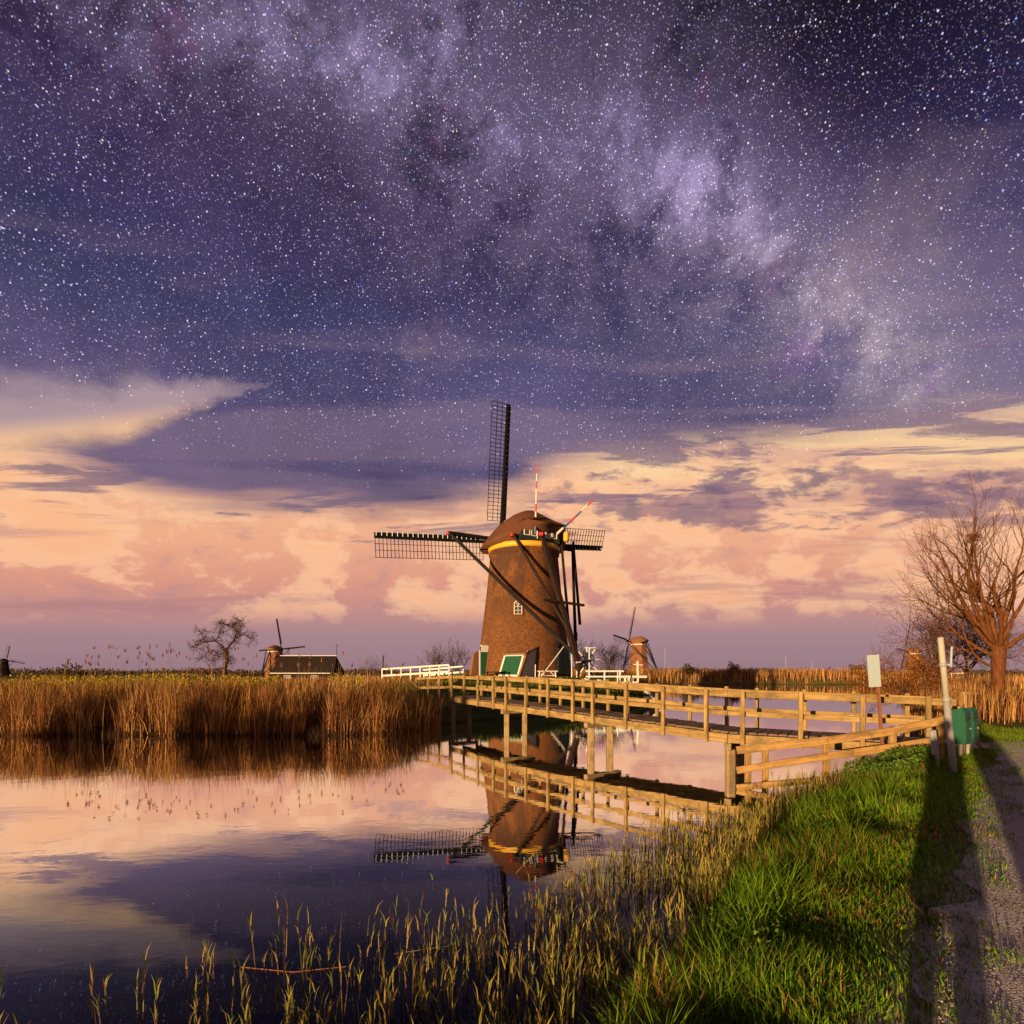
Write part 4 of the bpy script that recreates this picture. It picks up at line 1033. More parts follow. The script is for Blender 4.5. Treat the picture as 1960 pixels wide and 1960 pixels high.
x, y = 26.5, 27.5; bare_tree('sapling', (x, y, on_land(x, y)), 'thin bare sapling right of the big tree trunk', 1.4, .05, bush_limbs(5, 1.6, .03, 13, 1.4, 45, 88), bush, 14, 'bark_dark', (0, 0), (.04, 1, dead), 'tree')
# shrubs round the mill
sm = dict(bush); sm['levels'] = 2; sm['rmin'] = .012; sm['trop'] = (.08, .1, .08)
for i, (x, y, n, ln, lb) in enumerate(((-8.6, 62, 9, 1.7, 'leafy bare shrub behind the white bridge railing'), (-6.2, 63, 10, 2.2, 'pale twiggy shrub left of the mill doorway'),
        (10.0, 57, 10, 2.0, 'bare upright shrub right of the winding wheel'), (11.4, 60, 10, 2.1, 'bare upright shrub behind the low fence'), (7.2, 60, 8, 2.2, 'bare shrub behind the foot of the mill tail'), (-25, 98, 8, 2.4, 'slim bare bush left of the tiny drainage mill'))):
    bare_tree('bare_shrub', (x, y, on_land(x, y)), lb, .3, .05, bush_limbs(n, ln, .035, 30 + i, .2, 58, 88), sm, 40 + i, 'bark_dark', (0, 0), (.07, 1, [(.10, .06, .04)]) if i == 0 else None, 'shrub', 'bare shrubs near the mill')
# solitary gnarled tree at the left: hand-laid limbs, then fine twigs
def gnarled(loc, label):
    t = empty('gnarled_tree', loc, 0, label, 'tree'); rng = random.Random(4)
    S = .1656 * 90 / 1060                       # metres per traced unit
    def pt(u, v, y=0): return Vector(((u - 545) * S, y, (855 - v) * S))
    tr = MB(); tr.tube([pt(575, 870), pt(548, 800), pt(502, 735, .1), pt(508, 650, .1), pt(540, 560), pt(520, 462)], [.52, .42, .36, .34, .28, .24], 10); tr.build('trunk', 'bark_dark', t, True)
    mb = MB(); tips = []
    limbs = [([(520, 470), (560, 390, .3), (605, 320, .6), (620, 240, .8), (570, 170, .6)], .20), ([(605, 320, .6), (690, 270, 1.0), (760, 300, 1.4), (800, 350, 1.5)], .11), ([(620, 250, .8), (680, 180, .4), (730, 170, .1)], .09),
             ([(518, 470), (490, 395, -.4), (430, 350, -.8), (330, 360, -1.2), (230, 390, -1.4), (160, 440, -1.4)], .17), ([(430, 350, -.8), (460, 290, -.4), (440, 230, .2), (470, 160, .4)], .09), ([(330, 360, -1.2), (290, 280, -1.0), (240, 220, -.8)], .08),
             ([(525, 550), (470, 520, .7), (400, 525, 1.0), (340, 445, 1.3), (250, 480, 1.5), (190, 540, 1.6)], .15), ([(500, 660), (430, 670, -.5), (350, 685, -.8), (270, 660, -1.0), (170, 690, -1.2), (90, 735, -1.2)], .17),
             ([(350, 685), (320, 630), (380, 560), (460, 545)], .07), ([(540, 560), (580, 480, -.6), (560, 460, -.9)], .10), ([(545, 540), (600, 580, -.8), (640, 620, -1.0)], .07), ([(570, 180, .6), (500, 150, .4), (430, 140, .2)], .08), ([(570, 180, .6), (620, 130, .7), (680, 120, .8)], .08)]
    sp = dict(len=1, wob=.28, trop=(-.02, -.05, -.10), child=(4, 3), ang=60, shrink=.62, seg=(4, 3, 2), levels=2, taper=.6, rmin=.018)
    for ps, r in limbs:
        P = [pt(*q) for q in ps]; mb.tube(P, [r * (1 - .65 * i / (len(P) - 1)) for i in range(len(P))], 6, False)
        for i in range(1, len(P)):
            lowb = ps[i][1] > 600
            for k in range(2 if lowb else 7):
                b = P[i - 1].lerp(P[i], rng.random()); d = Vector((rng.gauss(0, 1), rng.gauss(0, 1), rng.gauss(.25, .7))).normalized()
                if i < len(P) / 2 - .5 and rng.random() < .6: continue
                grow(mb, rng, b, d, rng.uniform(.6, 1.15), .035, 0, sp, tips)
    mb.build('crown', 'bark_dark', t, True)
gnarled((-46.2, 90, gz(-46.2, 90)), 'gnarled leaning bare tree standing alone left of the barn')

# far hedge line on the horizon and dark bushes on the far shore
def leaf_bush(name, loc, rx, rz, n, pal, label, seed, size=.35, cat='bush', group=None):
    rs = np.random.RandomState(seed); u = rs.normal(size=(n, 3)); u /= np.linalg.norm(u, axis=1)[:, None]; u *= (rs.uniform(.25, 1, n) ** .5)[:, None]
    lump = 1 + .3 * np.sin(u[:, 0] * 5 + seed) * np.cos(u[:, 2] * 4)
    P = np.stack([loc[0] + u[:, 0] * rx * lump, loc[1] + u[:, 1] * rx, loc[2] + np.abs(u[:, 2]) * rz * lump], 1)
    o = blade_mesh(name, P, rs.uniform(.6, 1.3, n) * size, np.full(n, size * .6), rs.uniform(-1, 1, (n, 2)) * size * .7, colors(rs, n, pal, .3), 'leaf', seed=seed)
    return tag(o, label, cat, group)
dk = [(.045, .05, .025), (.07, .065, .03), (.09, .06, .03)]
for i, (x, y, rx, rz, lb) in enumerate(((36.5, 114, 2.0, 2.0, 'dark round bush on the far shore nearest the thatched mill'), (46, 115, 1.5, 2.2, 'upright rusty bush in the middle of the far shore'), (73, 117, 1.8, 2.0, 'green bush on the far shore behind the white sign'))):
    leaf_bush('bush', (x, y, max(.5, gz(x, y)) + .8), rx, rz, 700, dk if i != 1 else dead, lb, 50 + i, .3, group='bushes on the far shore')
for i, (x, y, lb) in enumerate(((-58, 72, 'dark thorny bush at far left behind the reed bed'), (-62, 76, 'low dark bush behind the reeds near the left edge'))):
    leaf_bush('bush', (x, y, gz(x, y)), 2.6 - i * .6, 2.7 - i * .8, 900, dk, lb, 60 + i, .34, group='bushes behind the reed bed')
for i, (x, y, rx, rz, lb) in enumerate(((-36.5, -11.5, 1.6, 4.2, 'tall unseen bush added far left on the near bank to shade the reeds'), (-33.6, -11.0, 1.2, 3.8, 'narrow unseen bush added left on the near bank to shade the reeds'), (-43.6, -13.0, 1.5, 4.0, 'farthest left unseen bush added on the near bank to shade the reeds'), (-29.0, -10.2, .8, 3.5, 'slim unseen bush added closest to the view point to shade the reeds'))):
    leaf_bush('bush', (x, y, gz(x, y)), rx, rz, 2600, dk, lb, 64 + i, .34, group='unseen bushes added to shade the reed bed')  # unseen bushes, added so their shadows fall across the left reed bed
rs = np.random.RandomState(77); N = 19000
P = np.stack([rs.uniform(-620, 720, N), rs.uniform(520, 640, N), np.zeros(N)], 1); P[:, 2] = -.4 + rs.uniform(0, 1, N) * (2.5 + 4.5 * vnoise(P[:, 0], P[:, 1] * 0, 23, 3) ** 2)
tag(blade_mesh('far_hedgerow', P, rs.uniform(1.2, 2.6, N), rs.uniform(1, 2.2, N), rs.uniform(-1, 1, (N, 2)), colors(rs, N, [(.10, .075, .05), (.12, .085, .05), (.08, .07, .05)], .25), 'leaf', seed=4), 'low dark hedgerow along the flat horizon', 'hedge', kind='stuff')
# far masts
for i, (x, y, h, lb) in enumerate(((250, 905, 42, 'faint lattice mast on the horizon right of the thatched mill'), (420, 850, 26, 'faint pylon on the horizon above the far reeds'), (520, 960, 22, 'smaller faint pylon on the horizon near the white sign'))):
    mb = MB()
    for sx in (-1, 1): mb.tube([(x + sx * .8, y, -1), (x + sx * .25, y, h)], .14, 3, False)
    for k in range(8):
        f = k / 8; mb.tube([(x - .8 + .5 * f, y, h * f), (x + .8 - .6 * f, y, h * (f + .1))], .08, 3, False)
    tag(mb.build('mast', 'galv'), lb, 'mast', 'masts on the horizon')
# white fence in the distance right
white_rail((66, 88.6), (72, 88), 7, 1.3, 'white', 'white wooden fence in the distance left of the big tree trunk', rise=.2)

# ------------------------------------------------------------------ reeds and grass
STRAW = [(.50, .29, .085), (.38, .19, .06), (.27, .12, .045), (.16, .065, .03), (.46, .30, .13), (.09, .038, .02)]
def scatter(n, x0, x1, y0, y1, fn, seed):
    rs = np.random.RandomState(seed); x = rs.uniform(x0, x1, n); y = rs.uniform(y0, y1, n); k = fn(x, y, rs); return x[k], y[k], rs
# left reed bed: clumps along the shore
def reeds_left():
    rs = np.random.RandomState(12); xs, ys, hs, bs, al = [], [], [], [], []
    cen = []
    for q in range(900):
        cx = rs.uniform(-27, -4.2); d = (.05 + rs.rand() * .5) if q < 210 else .9 + abs(rs.normal(0, 1.5))
        if q < 210 and vnoise(np.array([cx]), np.array([0.]), .9, 23)[0] < .38: continue
        if q >= 210 and d < 2.3 and vnoise(np.array([cx]), np.array([0.]), .9, 23)[0] < .36: continue
        cen.append((cx, d))
    for cx, d in cen:
        sy = np.interp(cx, [-30, -20, -12, -7, -5.2, -4.2, -3.6], [20.9, 21.2, 21.3, 21.0, 21.8, 23.2, 25.2])
        front = d < .9; n = rs.randint(50, 95) if front else rs.randint(22, 48); spread = rs.uniform(.12, .26) if front else rs.uniform(.15, .4)
        ex = rs.normal(0, spread, n); ey = rs.normal(0, spread * .8, n)
        h = rs.uniform(1.15, 1.95) * rs.uniform(.55, 1.10, n) - (.0 if d < 1.4 else min(.75, .3 * (d - 1.0)))
        xs.append(cx + ex); ys.append(sy + d + ey - .15); hs.append(h); fan = rs.uniform(.05, .35)
        bs.append(np.stack([ex * fan * 2.4 + rs.normal(.05, .20, n), ey * fan + rs.normal(0, .16, n)], 1)); al.append(np.full(n, rs.randint(0, 6)))
    x, y, h, b, c = map(np.concatenate, (xs, ys, hs, bs, al)); n = len(x)
    s = shore(x, y); k = s > -.35; x, y, h, b, c = x[k], y[k], h[k], b[k], c[k]; n = len(x)
    # a few broken stalks
    br = rs.rand(n) < .08; b[br] = rs.normal(0, .7, (br.sum(), 2))
    z = np.maximum(height(x, y), -.12)
    pal = np.array(STRAW); mixk = np.where(rs.rand(n) < .6, c, rs.randint(0, 6, n)); col = pal[mixk] * (1 + rs.uniform(-.3, .3, (n, 1))); grey = vnoise(x, y * 0, 2.1, 29) > .55; col[grey] = col[grey] * np.array([.62, .66, .82])  # greyer stretches: old stalks, and shade put into the reed colour
    z = np.minimum(z, .75)
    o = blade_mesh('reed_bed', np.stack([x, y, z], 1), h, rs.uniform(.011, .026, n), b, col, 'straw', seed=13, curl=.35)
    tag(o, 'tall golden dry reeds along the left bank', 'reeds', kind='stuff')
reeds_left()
xl, yl, rs = scatter(60000, -27, -3.4, 20.4, 25.4, lambda x, y, rs: (shore(x, y) > -.38) & (shore(x, y) < .55) & (rs.rand(len(x)) < .5), 14); nl = len(xl)  # short stalks coloured dark to imitate shadowed reed bases
tag(blade_mesh('reed_shade_stalks', np.stack([xl, yl, np.maximum(height(xl, yl), -.05)], 1), rs.uniform(.08, .42, nl), rs.uniform(.014, .03, nl), rs.normal(0, .13, (nl, 2)), colors(rs, nl, [(.05, .03, .018), (.08, .045, .025), (.035, .022, .014), (.12, .07, .035)]), 'straw', seed=15), 'dark broken stalks imitating shade at the waterline of the reed bed', 'reeds', kind='stuff')
# tall thin reeds with plumes
rs = np.random.RandomState(31); n = 150
x = np.concatenate([rs.uniform(-18.5, -10.5, 110), rs.uniform(-10, -4.5, 40)]); y = 21.6 + rs.uniform(0, 3.0, n); h = rs.uniform(2.0, 3.0, n); h[110:] *= .9; z = np.minimum(np.maximum(height(x, y), 0), .6)
b = np.stack([rs.normal(.05, .14, n), rs.normal(0, .12, n)], 1)
tag(blade_mesh('tall_reeds', np.stack([x, y, z], 1), h, np.full(n, .012), b, colors(rs, n, STRAW), 'straw', seed=5, mw=.9), 'sparse tall reed stalks rising above the reed bed', 'reeds', kind='stuff')
hz = np.sqrt(np.maximum(h ** 2 - (b ** 2).sum(1), 0)); Pp = np.stack([x + b[:, 0], y + b[:, 1], z + hz - .05], 1); k = rs.rand(n) < .5; Pp = np.repeat(Pp[k], 5, 0); m_ = len(Pp)
Pp = Pp + rs.normal(0, .02, Pp.shape)
tag(blade_mesh('reed_plumes', Pp, rs.uniform(.12, .24, m_), np.full(m_, .03), rs.normal(.03, .05, (m_, 2)), colors(rs, m_, [(.20, .085, .05), (.26, .12, .06)]), 'straw', seed=6), 'brown seed plumes on the tallest reeds', 'reeds', kind='stuff')
# grass, yellow flowers and dry tussocks on the land behind the reeds and round the mill
x, y, rs = scatter(90000, -34, 14, 22, 66, lambda x, y, rs: (shore(x, y) > np.where(x < -4.5, 2.3, .3)) & (np.hypot(x - 1.26, y - 58) > 5.2) & (rs.rand(len(x)) < np.clip(26 / y, .2, 1) * 1.2) & ~((x > -4.5) & (y < 30.0) & (x < -2.0) & (y > 27.3)), 41)
n = len(x); isl = (x > -4.5); dryk = (vnoise(x, y, 3.0, 2) > .5) & ~isl
hh = np.where(isl, rs.uniform(.05, .16, n), rs.uniform(.2, .55, n)); hh = np.where(dryk, hh * 1.35, hh); lowk = isl & (shore(x, y) < 3.0); hh = np.where(lowk, rs.uniform(.1, .4, n), hh)
col = np.where(dryk[:, None], colors(rs, n, STRAW), colors(rs, n, [(.06, .10, .02), (.09, .13, .03), (.12, .13, .03)]))
tag(blade_mesh('bank_grass', np.stack([x, y, height(x, y) - .02], 1), hh, np.where(isl, .03, .03) + y * .0006, rs.normal(0, 1, (n, 2)) * (hh * .3)[:, None], col, 'leaf', seed=42), 'rough grass on the mill lawn and behind the reeds', 'grass', kind='stuff')
x, y, rs = scatter(9000, -30, -7, 23.2, 27.5, lambda x, y, rs: vnoise(x, y, 2.4, 9) > .52, 43); n = len(x)
tag(blade_mesh('yellow_flowers', np.stack([x, y, height(x, y) + rs.uniform(.25, .95, n)], 1), np.full(n, .08), np.full(n, .07), rs.normal(0, .03, (n, 2)), colors(rs, n, [(.55, .42, .02), (.30, .30, .03), (.16, .20, .03)]), 'leaf', seed=44), 'yellow flowering weeds on top of the reed bank', 'flowers', kind='stuff')
# dry field reeds farther left and far shore reeds
def reed_strip(name, label, n, x0, x1, y0, y1, fn, h0, h1, w, seed, pal=STRAW):
    x, y, rs = scatter(n, x0, x1, y0, y1, fn, seed); n = len(x); h = rs.uniform(h0, h1, n) * (.8 + .4 * vnoise(x, y, 4.0, seed)); z = np.maximum(height(x, y), 0)
    k = vnoise(x, y, 5.0, seed + 1); col = colors(rs, n, pal) * (.75 + .5 * k)[:, None]
    return tag(blade_mesh(name, np.stack([x, y, z], 1), h, np.full(n, w), rs.normal(0, 1, (n, 2)) * (h * .1)[:, None], col, 'straw', seed=seed), label, 'reeds', kind='stuff')
reed_strip('far_reeds', 'golden reed belt on the far shore of the pond', 26000, 12, 130, 100, 128, lambda x, y, rs: (shore(x, y) > 0) & (shore(x, y) < 14), 1.6, 2.3, .08, 51)
reed_strip('field_reeds', 'dry grass and reeds on the field before the barn', 16000, -95, -9, 34, 110, lambda x, y, rs: rs.rand(len(x)) < np.clip(50 / y, .3, 1), .5, 1.0, .05, 52)
reed_strip('island_reeds', 'dry reeds on the bank behind the sluice gate', 5000, 11, 24, 62, 112, lambda x, y, rs: (shore(x, y) > 0), 1.2, 1.9, .06, 53)
reed_strip('path_reeds', 'tall dry reeds around the foot of the bare tree', 15000, 12.5, 40, 17, 45, lambda x, y, rs: (shore(x, y) > -.1) & (shore(x, y) < 3.4) & (x > .55 * y), .9, 1.55, .022, 54)
reed_strip('right_field_reeds', 'dry field reeds beyond the tree at the right edge', 9000, 34, 170, 40, 118, lambda x, y, rs: (shore(x, y) > 1) & (x > .62 * y + 6), 1.0, 1.7, .07, 57)
x, y, rs = scatter(1400, 16.2, 20, 18.3, 21, lambda x, y, rs: np.hypot(x - TX, y - 19.8) < 1.4, 55); n = len(x)
tag(blade_mesh('tree_foot_reeds', np.stack([x, y, height(x, y)], 1), rs.uniform(.6, 1.3, n), np.full(n, .018), rs.normal(0, .15, (n, 2)), colors(rs, n, STRAW), 'straw', seed=56), 'pale dry stalks growing round the tree trunk', 'reeds', kind='stuff')

# near bank grass
GREEN = [(.09, .21, .012), (.12, .25, .014), (.17, .29, .022), (.055, .14, .012), (.25, .30, .03)]
def near_grass():
    def ok(x, y, rs):
        s = shore(x, y); dp = seg_dist(x, y, PATH_L, False); rp = inside(x, y, PATH_POLY)
        z = y * 1.0
        edge = seg_dist(x, y, PATH_L, False); k = (s > .02) & (~rp | ((edge < .5 * vnoise(x, y, .28, 33)) & (rs.rand(len(x)) < .35))) & (x > -1.5)
        dens = np.clip(5.5 / np.maximum(y, 2.5), .22, 1) * np.where(rp, 1.0, sst(dp, -.1, .5) * .35 + .65)
        return k & (rs.rand(len(x)) < dens) & (x / np.maximum(y, .3) < 1.05)
    x, y, rs = scatter(1000000, -1.5, 15.5, 1.8, 15.5, ok, 61); n = len(x)
    dp = seg_dist(x, y, PATH_L, False); lush = vnoise(x, y, .55, 4); tall = sst(dp, .15, .95)
    h = (.04 + .04 * rs.rand(n)) * (1 - tall) + tall * (.09 + .25 * lush ** 1.5) * rs.uniform(.3, 1.35, n)
    w = .004 + .0035 * rs.rand(n) + .0006 * y
    cl = vnoise(x, y, .9, 8); ang = vnoise(x, y, .7, 10) * 12
    bend = np.stack([np.cos(ang), np.sin(ang)], 1) * (h * rs.uniform(0, .45, n))[:, None] + rs.normal(0, .34, (n, 2)) * h[:, None]
    col = colors(rs, n, GREEN, .25) * (.7 + .6 * cl)[:, None]
    dry = rs.rand(n) < .06 + .16 * (cl < .35) + .25 * (shore(x, y) < .5); col[dry] = colors(rs, int(dry.sum()), STRAW)
    o = blade_mesh('bank_meadow', np.stack([x, y, height(x, y) - .01], 1), h, w, bend, col, 'leaf', curl=.22, seed=62)
    tag(o, 'lush green grass on the near canal bank', 'grass', kind='stuff')
PATH_POLY = np.concatenate([pl, (pl + nr * 2.75)[::-1]])
near_grass()
# long arching grass tussocks
def tussocks():
    rs = np.random.RandomState(71); X = []
    for _ in range(2600):
        x = rs.uniform(0, 9.5); y = rs.uniform(2.6, 11.5)
        if shore(np.array([x]), np.array([y]))[0] < .12 or x / y > .80: continue
        if seg_dist(np.array([x]), np.array([y]), PATH_L, False)[0] < .9: continue
        if vnoise(np.array([x]), np.array([y]), 1.1, 15)[0] < .42: continue
        X.append((x, y))
        if len(X) > 300: break
    P, H, B, C = [], [], [], []
    for (x, y) in X:
        n = rs.randint(24, 52); a = rs.uniform(0, 6.28, n); r = rs.uniform(0, .07, n); h = rs.uniform(.2, .5, n) * rs.uniform(.7, 1.1)
        P.append(np.stack([x + r * np.cos(a), y + r * np.sin(a)], 1)); H.append(h); B.append(np.stack([np.cos(a), np.sin(a)], 1) * (h * rs.uniform(.2, .85, n))[:, None]); C.append(colors(rs, n, [(.15, .28, .016), (.22, .34, .03), (.09, .21, .014)], .2))
    P, H, B, C = map(np.concatenate, (P, H, B, C)); n = len(P)
    tag(blade_mesh('grass_tussocks', np.concatenate([P, (height(P[:, 0], P[:, 1]) - .02)[:, None]], 1), H, rs.uniform(.005, .010, n), B, C, 'leaf', curl=.25, seed=72), 'long arching grass tussocks on the near bank', 'grass', kind='stuff')
tussocks()
# broad-leaved weeds
def weeds(name, label, n, x0, x1, y0, y1, thr, hmin, hmax, size, seed, pal, cond=None):
    rs = np.random.RandomState(seed); x = rs.uniform(x0, x1, n); y = rs.uniform(y0, y1, n)
    k = (shore(x, y) > .1) & (vnoise(x, y, .6, seed) > thr) & (seg_dist(x, y, PATH_L, False) > .8) & ~inside(x, y, PATH_POLY)
    if cond is not None: k &= cond(x, y)
    x, y = x[k], y[k]; n = len(x); z = height(x, y) + rs.uniform(hmin, hmax, n) * (.5 + .5 * vnoise(x, y, .4, seed + 3)); a = rs.uniform(0, 6.28, n)
    b = np.stack([np.cos(a), np.sin(a)], 1) * (size * rs.uniform(.6, .95, n))[:, None]
    tag(blade_mesh(name, np.stack([x, y, z], 1), rs.uniform(.8, 1.3, n) * size, np.full(n, size * .55), b, colors(rs, n, pal, .3), 'leaf', curl=.45, seed=seed, mw=1.5), label, 'weeds', kind='stuff')
weeds('nettles', 'low broad-leaved weeds among the near bank grass', 110000, .3, 8.6, 2.5, 11.0, .56, .02, .26, .026, 81, [(.09, .19, .02), (.13, .23, .025), (.18, .25, .03), (.05, .11, .02)])
weeds('cow_parsley', 'tall bright green weeds growing through the bank fence', 42000, 5.8, 8.6, 8.6, 11.6, .40, .10, .60, .036, 82, [(.08, .17, .025), (.12, .21, .035), (.16, .22, .04), (.05, .11, .02)], lambda x, y: (x / y > .60) & (x / y < .80))
# young reeds standing in the shallow water
def sprouts():
    rs = np.random.RandomState(91); n = 40000; x = rs.uniform(-4.2, 6.6, n); y = rs.uniform(1.6, 12.2, n); s = shore(x, y)
    far = np.clip(y / 9, .3, 1.3)
    lim_ = .55 + .75 * np.clip(3.4 - (y - 3.0) * .5, .3, 1.2); k = (s < .28) & ((s > -lim_) | ((s > -2.7) & (y < 5.2) & (y > 3.2) & (rs.rand(n) < .22))) & (rs.rand(n) < .75 * np.where(s > -.6, 1, .55)) & (vnoise(x, y, .5, 5) > .22)
    k &= (x > -4.2) & (y > 2.3)
    x, y, s = x[k], y[k], s[k]; n = len(x); z = np.maximum(height(x, y), -.12); h = rs.uniform(.16, .55, n) * (.7 + .5 * vnoise(x, y, .8, 6))
    b = np.stack([rs.normal(.015, .05, n), rs.normal(0, .05, n)], 1) * h[:, None] * 1.4
    stem = colors(rs, n, [(.16, .10, .045), (.24, .15, .06), (.13, .075, .04), (.20, .20, .05)])
    tag(blade_mesh('reed_stems', np.stack([x, y, z], 1), h, np.full(n, .0048) + .0005 * y, b, stem, 'straw', seed=92, mw=.95, curl=.5), 'thin brown stems of young reeds in the shallows', 'reeds', kind='stuff')
    P, H, B = [], [], []
    hz = np.sqrt(np.maximum(h ** 2 - (b ** 2).sum(1), 0))
    for f in (.45, .62, .78, .92, .98):
        kk = rs.rand(n) < (.5 if f < .7 else .85); m_ = kk.sum(); a = rs.uniform(0, 6.28, m_); l = rs.uniform(.06, .17, m_)
        P.append(np.stack([x + b[:, 0] * f, y + b[:, 1] * f, z + hz * f], 1)[kk]); H.append(l); B.append(np.stack([np.cos(a), np.sin(a)], 1) * (l * rs.uniform(.12, .5, m_))[:, None])
    P, H, B = map(np.concatenate, (P, H, B)); m_ = len(P)
    tag(blade_mesh('reed_leaves', P, H, rs.uniform(.006, .012, m_), B, colors(rs, m_, [(.26, .25, .05), (.34, .28, .07), (.15, .18, .035), (.34, .24, .08)], .2), 'leaf', seed=93, mw=1.0), 'pale green leaf tips of young reeds in the shallows', 'reeds', kind='stuff')
sprouts()
# brown matted stalks by the fence foot
x, y, rs = scatter(9000, 4.2, 7.0, 8.6, 12.0, lambda x, y, rs: (shore(x, y) < .45) & (shore(x, y) > -.5) & (rs.rand(len(x)) < .5), 95); n = len(x)
tag(blade_mesh('dead_stalks', np.stack([x, y, np.maximum(height(x, y), -.05)], 1), rs.uniform(.15, .5, n), np.full(n, .012), rs.normal(0, .16, (n, 2)), colors(rs, n, [(.22, .13, .06), (.16, .09, .05), (.30, .19, .09), (.10, .07, .04)]), 'straw', seed=96), 'brown matted dead stalks at the foot of the bank fence', 'reeds', kind='stuff')
# reeds in front of the far bridge end
x, y, rs = scatter(1600, -5.4, -3.2, 21.0, 25.6, lambda x, y, rs: (shore(x, y) > -.7) & (shore(x, y) < .4), 97); n = len(x)
tag(blade_mesh('bridge_reeds', np.stack([x, y, np.zeros(n)], 1), rs.uniform(.5, 1.7, n), np.full(n, .016), rs.normal(.1, .22, (n, 2)), colors(rs, n, STRAW), 'straw', seed=98), 'leaning dry reeds at the far end of the footbridge', 'reeds', kind='stuff')
# floating stems
for i, (ps, lb) in enumerate((([(-2.2, 4.5, .006), (-1.75, 4.42, .008), (-1.35, 4.5, .01)], 'long reddish reed stem floating on the dark water'),
        ([(-1.0, 4.70, .012), (-.45, 4.85, .02)], 'short pale reed stem floating beside the young reeds'), ([(-13.2, 20.3, .15), (-12.75, 20.1, .01), (-13.1, 19.9, .01)], 'bent pale reed lying on the water before the reed bed'),
        ([(.05, 6.6, .01), (.3, 6.75, .22)], 'curved thin twig poking out of the water'))):
    mb = MB(); mb.tube(ps, .0045 if i != 2 else .02, 5); tag(mb.build('reed_stem', 'rust' if i == 0 else 'wood'), lb, 'reed stem')
# dry sticks and stones at the path edge
rk = random.Random(8)
for i, (x, y, a, l, lb) in enumerate(((2.15, 3.62, 40, .16, 'short grey stick in the shaded grass nearest the bottom edge'), (2.75, 3.75, 75, .2, 'pale stick lying at the shaded edge of the path'), (2.2, 3.95, 130, .14, 'small grey chip of wood in the short grass'))):
    d = Vector((math.cos(R(a)), math.sin(R(a)), 0)) * l / 2; z = gz(x, y) + .03; mb = MB(); mb.tube([Vector((x, y, z)) - d, Vector((x, y, z + .01)), Vector((x, y, z)) + d], [.008, .012, .007], 6)
    tag(mb.build('stick', 'wood'), lb, 'stick')
def pebbles():
    rs = np.random.RandomState(15); n = 90000; x = rs.uniform(.5, 9, n); y = rs.uniform(2.3, 9, n); k = (inside(x, y, PATH_POLY) | (seg_dist(x, y, PATH_L, False) < .22 * rs.rand(n) ** 2)) & (x / y < 1.0) & (rs.rand(n) < .9)
    x, y = x[k], y[k]; n = len(x); r = rs.uniform(.003, .010, n) * (.7 + .08 * y); z = height(x, y) + np.where(inside(x, y, PATH_POLY), .018, .002)
    base = np.array([(1, 0, 0), (0, 1, 0), (-1, 0, 0), (0, -1, 0), (0, 0, .9)], float); V = base[None] * r[:, None, None] * rs.uniform(.7, 1.3, (n, 5, 1)) + np.stack([x, y, z], 1)[:, None]
    b = np.arange(n) * 5; F = np.concatenate([np.stack([b, b + 1, b + 4], 1), np.stack([b + 1, b + 2, b + 4], 1), np.stack([b + 2, b + 3, b + 4], 1), np.stack([b + 3, b, b + 4], 1)])
    me = bpy.data.meshes.new('pebbles'); me.vertices.add(n * 5); me.vertices.foreach_set('co', V.ravel().astype(np.float32)); me.loops.add(len(F) * 3); me.loops.foreach_set('vertex_index', F.ravel().astype(np.int32))
    me.polygons.add(len(F)); me.polygons.foreach_set('loop_start', (np.arange(len(F)) * 3).astype(np.int32)); me.polygons.foreach_set('loop_total', np.full(len(F), 3, np.int32)); me.update(calc_edges=True); me.validate()
    ca = me.color_attributes.new('col', 'FLOAT_COLOR', 'POINT'); C = np.repeat(colors(rs, n, [(.50, .46, .42), (.36, .32, .29), (.62, .56, .51), (.42, .34, .27)], .2), 5, 0)
    ca.data.foreach_set('color', np.concatenate([C, np.ones((len(C), 1))], 1).ravel().astype(np.float32))
    tag(link('pebbles', me, 'straw'), 'loose gravel stones scattered on the path', 'gravel', kind='stuff')
    # thin dry grass growing along the middle of the path edge
    x, y, rs = scatter(9000, .5, 8.5, 2.3, 9.5, lambda x, y, rs: inside(x, y, PATH_POLY) & (seg_dist(x, y, PATH_L, False) < .95) & (vnoise(x, y, .35, 21) > .52), 16); n = len(x)
    tag(blade_mesh('path_edge_grass', np.stack([x, y, np.full(n, .815)], 1), rs.uniform(.025, .07, n), np.full(n, .006), rs.normal(0, .02, (n, 2)), colors(rs, n, [(.12, .14, .03), (.20, .15, .05), (.08, .11, .02)]), 'leaf', seed=17), 'thin worn grass along the edge of the gravel path', 'grass', kind='stuff')
pebbles()

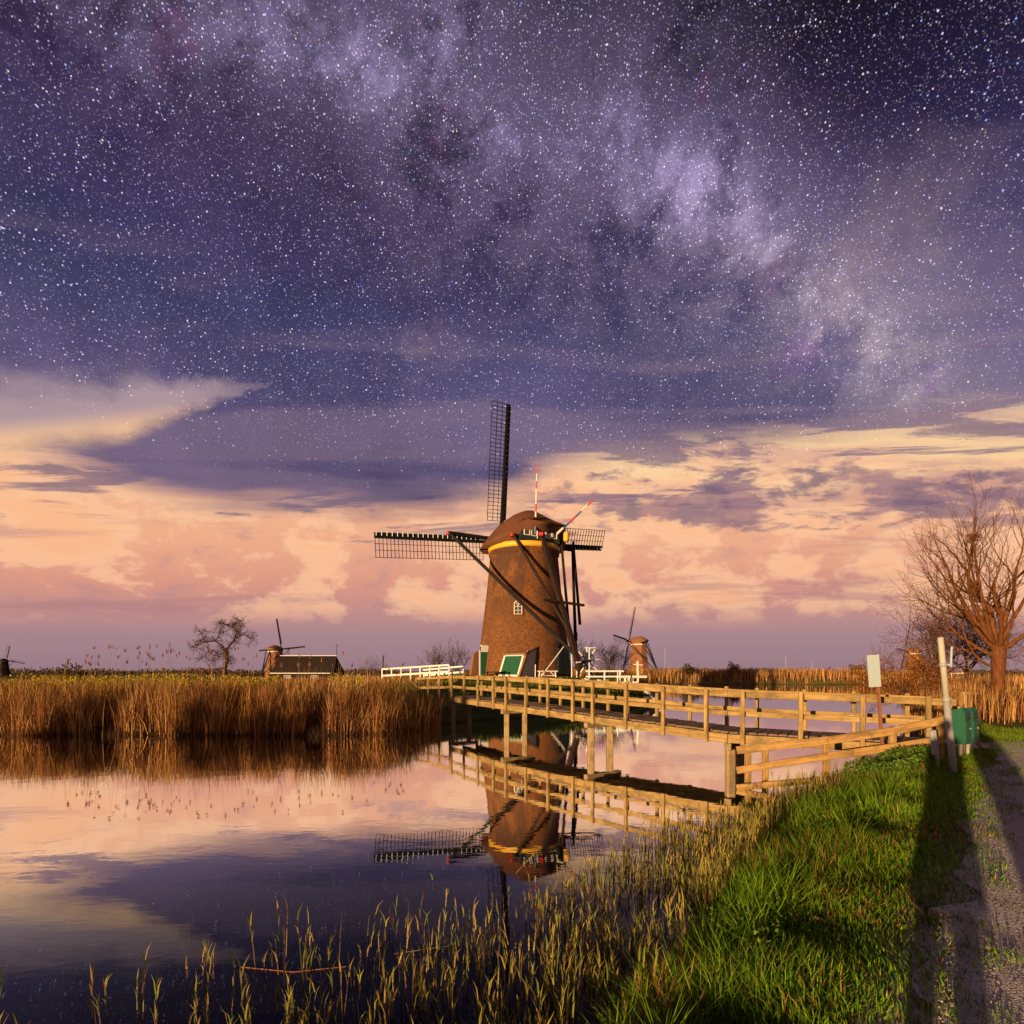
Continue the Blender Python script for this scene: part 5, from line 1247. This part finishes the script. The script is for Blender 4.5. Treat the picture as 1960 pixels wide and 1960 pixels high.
# ------------------------------------------------------------------ two people standing behind the view point (their shadows fall along the path)
def person(x, y, face, hgt, label, cloth, legs_m):
    """one continuous skinned body; face = heading in radians (0 = +y)"""
    z0 = gz(x, y); t = empty('person', (x, y, z0), -face, label, 'person'); k = hgt / 1.75
    J = {'pelvis': (0, 0, .95, .145), 'belly': (0, .01, 1.10, .150), 'chest': (0, 0, 1.30, .165), 'neck': (0, 0, 1.48, .06), 'jaw': (0, .015, 1.56, .075), 'head': (0, .01, 1.64, .098), 'crown': (0, 0, 1.70, .085)}
    E = [('pelvis', 'belly'), ('belly', 'chest'), ('chest', 'neck'), ('neck', 'jaw'), ('jaw', 'head'), ('head', 'crown')]
    for s, n in ((-1, 'l'), (1, 'r')):
        J.update({'hip' + n: (s * .10, 0, .90, .10), 'knee' + n: (s * .10, .02, .50, .075), 'ankle' + n: (s * .10, -.01, .10, .06), 'toe' + n: (s * .125, .14, .04, .035),
                  'sho' + n: (s * .175, 0, 1.40, .065), 'elb' + n: (s * .235, -.03, 1.12, .045), 'wri' + n: (s * .215, .10, .90, .03), 'palm' + n: (s * .21, .13, .83, .034)})
        E += [('pelvis', 'hip' + n), ('hip' + n, 'knee' + n), ('knee' + n, 'ankle' + n), ('ankle' + n, 'toe' + n), ('chest', 'sho' + n), ('sho' + n, 'elb' + n), ('elb' + n, 'wri' + n), ('wri' + n, 'palm' + n)]
        for i, (dx, ln) in enumerate(((-.025, .065), (-.008, .078), (.010, .072), (.026, .055))):
            J['f%d%s' % (i, n)] = (s * (.21 + dx * .4), .14 + dx, .83 - ln, .009); E.append(('palm' + n, 'f%d%s' % (i, n)))
        J['th' + n] = (s * .185, .165, .82, .010); E.append(('palm' + n, 'th' + n))
    names = list(J); me = bpy.data.meshes.new('body')
    me.from_pydata([tuple(c * k for c in J[q][:3]) for q in names], [(names.index(a), names.index(b)) for a, b in E], [])
    o = link('body', me, cloth, t)
    md = o.modifiers.new('skin', 'SKIN'); md.use_smooth_shade = True
    for i, q in enumerate(names):
        sv = me.skin_vertices[0].data[i]; r = J[q][3] * k; sv.radius = (r * (1.22 if q in ('belly', 'chest', 'pelvis') else 1), r * (.8 if q in ('belly', 'chest') else 1)); sv.use_root = (q == 'pelvis')
    o.modifiers.new('sub', 'SUBSURF').levels = 1; o.modifiers['sub'].render_levels = 1
    ct = MB(); ct.add([(rx * k * math.cos(2 * math.pi * i / 16), ry * k * math.sin(2 * math.pi * i / 16), z * k) for rx, ry, z in ((.205, .15, 1.12), (.20, .15, .98), (.215, .17, .75), (.235, .19, .42)) for i in range(16)],
        [(r * 16 + i, r * 16 + (i + 1) % 16, (r + 1) * 16 + (i + 1) % 16, (r + 1) * 16 + i) for r in range(3) for i in range(16)]); ct.build('coat_skirt', cloth, t, True)
    hb = MB(); hb.lathe([(.0, .115), (.05, .11), (.088, .075), (.102, .02), (.098, -.04)], 14); hb.build('hair', 'hair', t, True, mw=PM[t.name] @ Matrix.Translation((0, -.012, 1.665 * k)))
person(-.26, -.34, SUN_AZ, 1.72, 'person in dark jacket standing on the bank beside the path', 'cloth_dark', 'cloth_blue')
person(.17, -.89, SUN_AZ, 1.80, 'person in blue jacket standing on the gravel path', 'cloth_blue', 'cloth_dark')
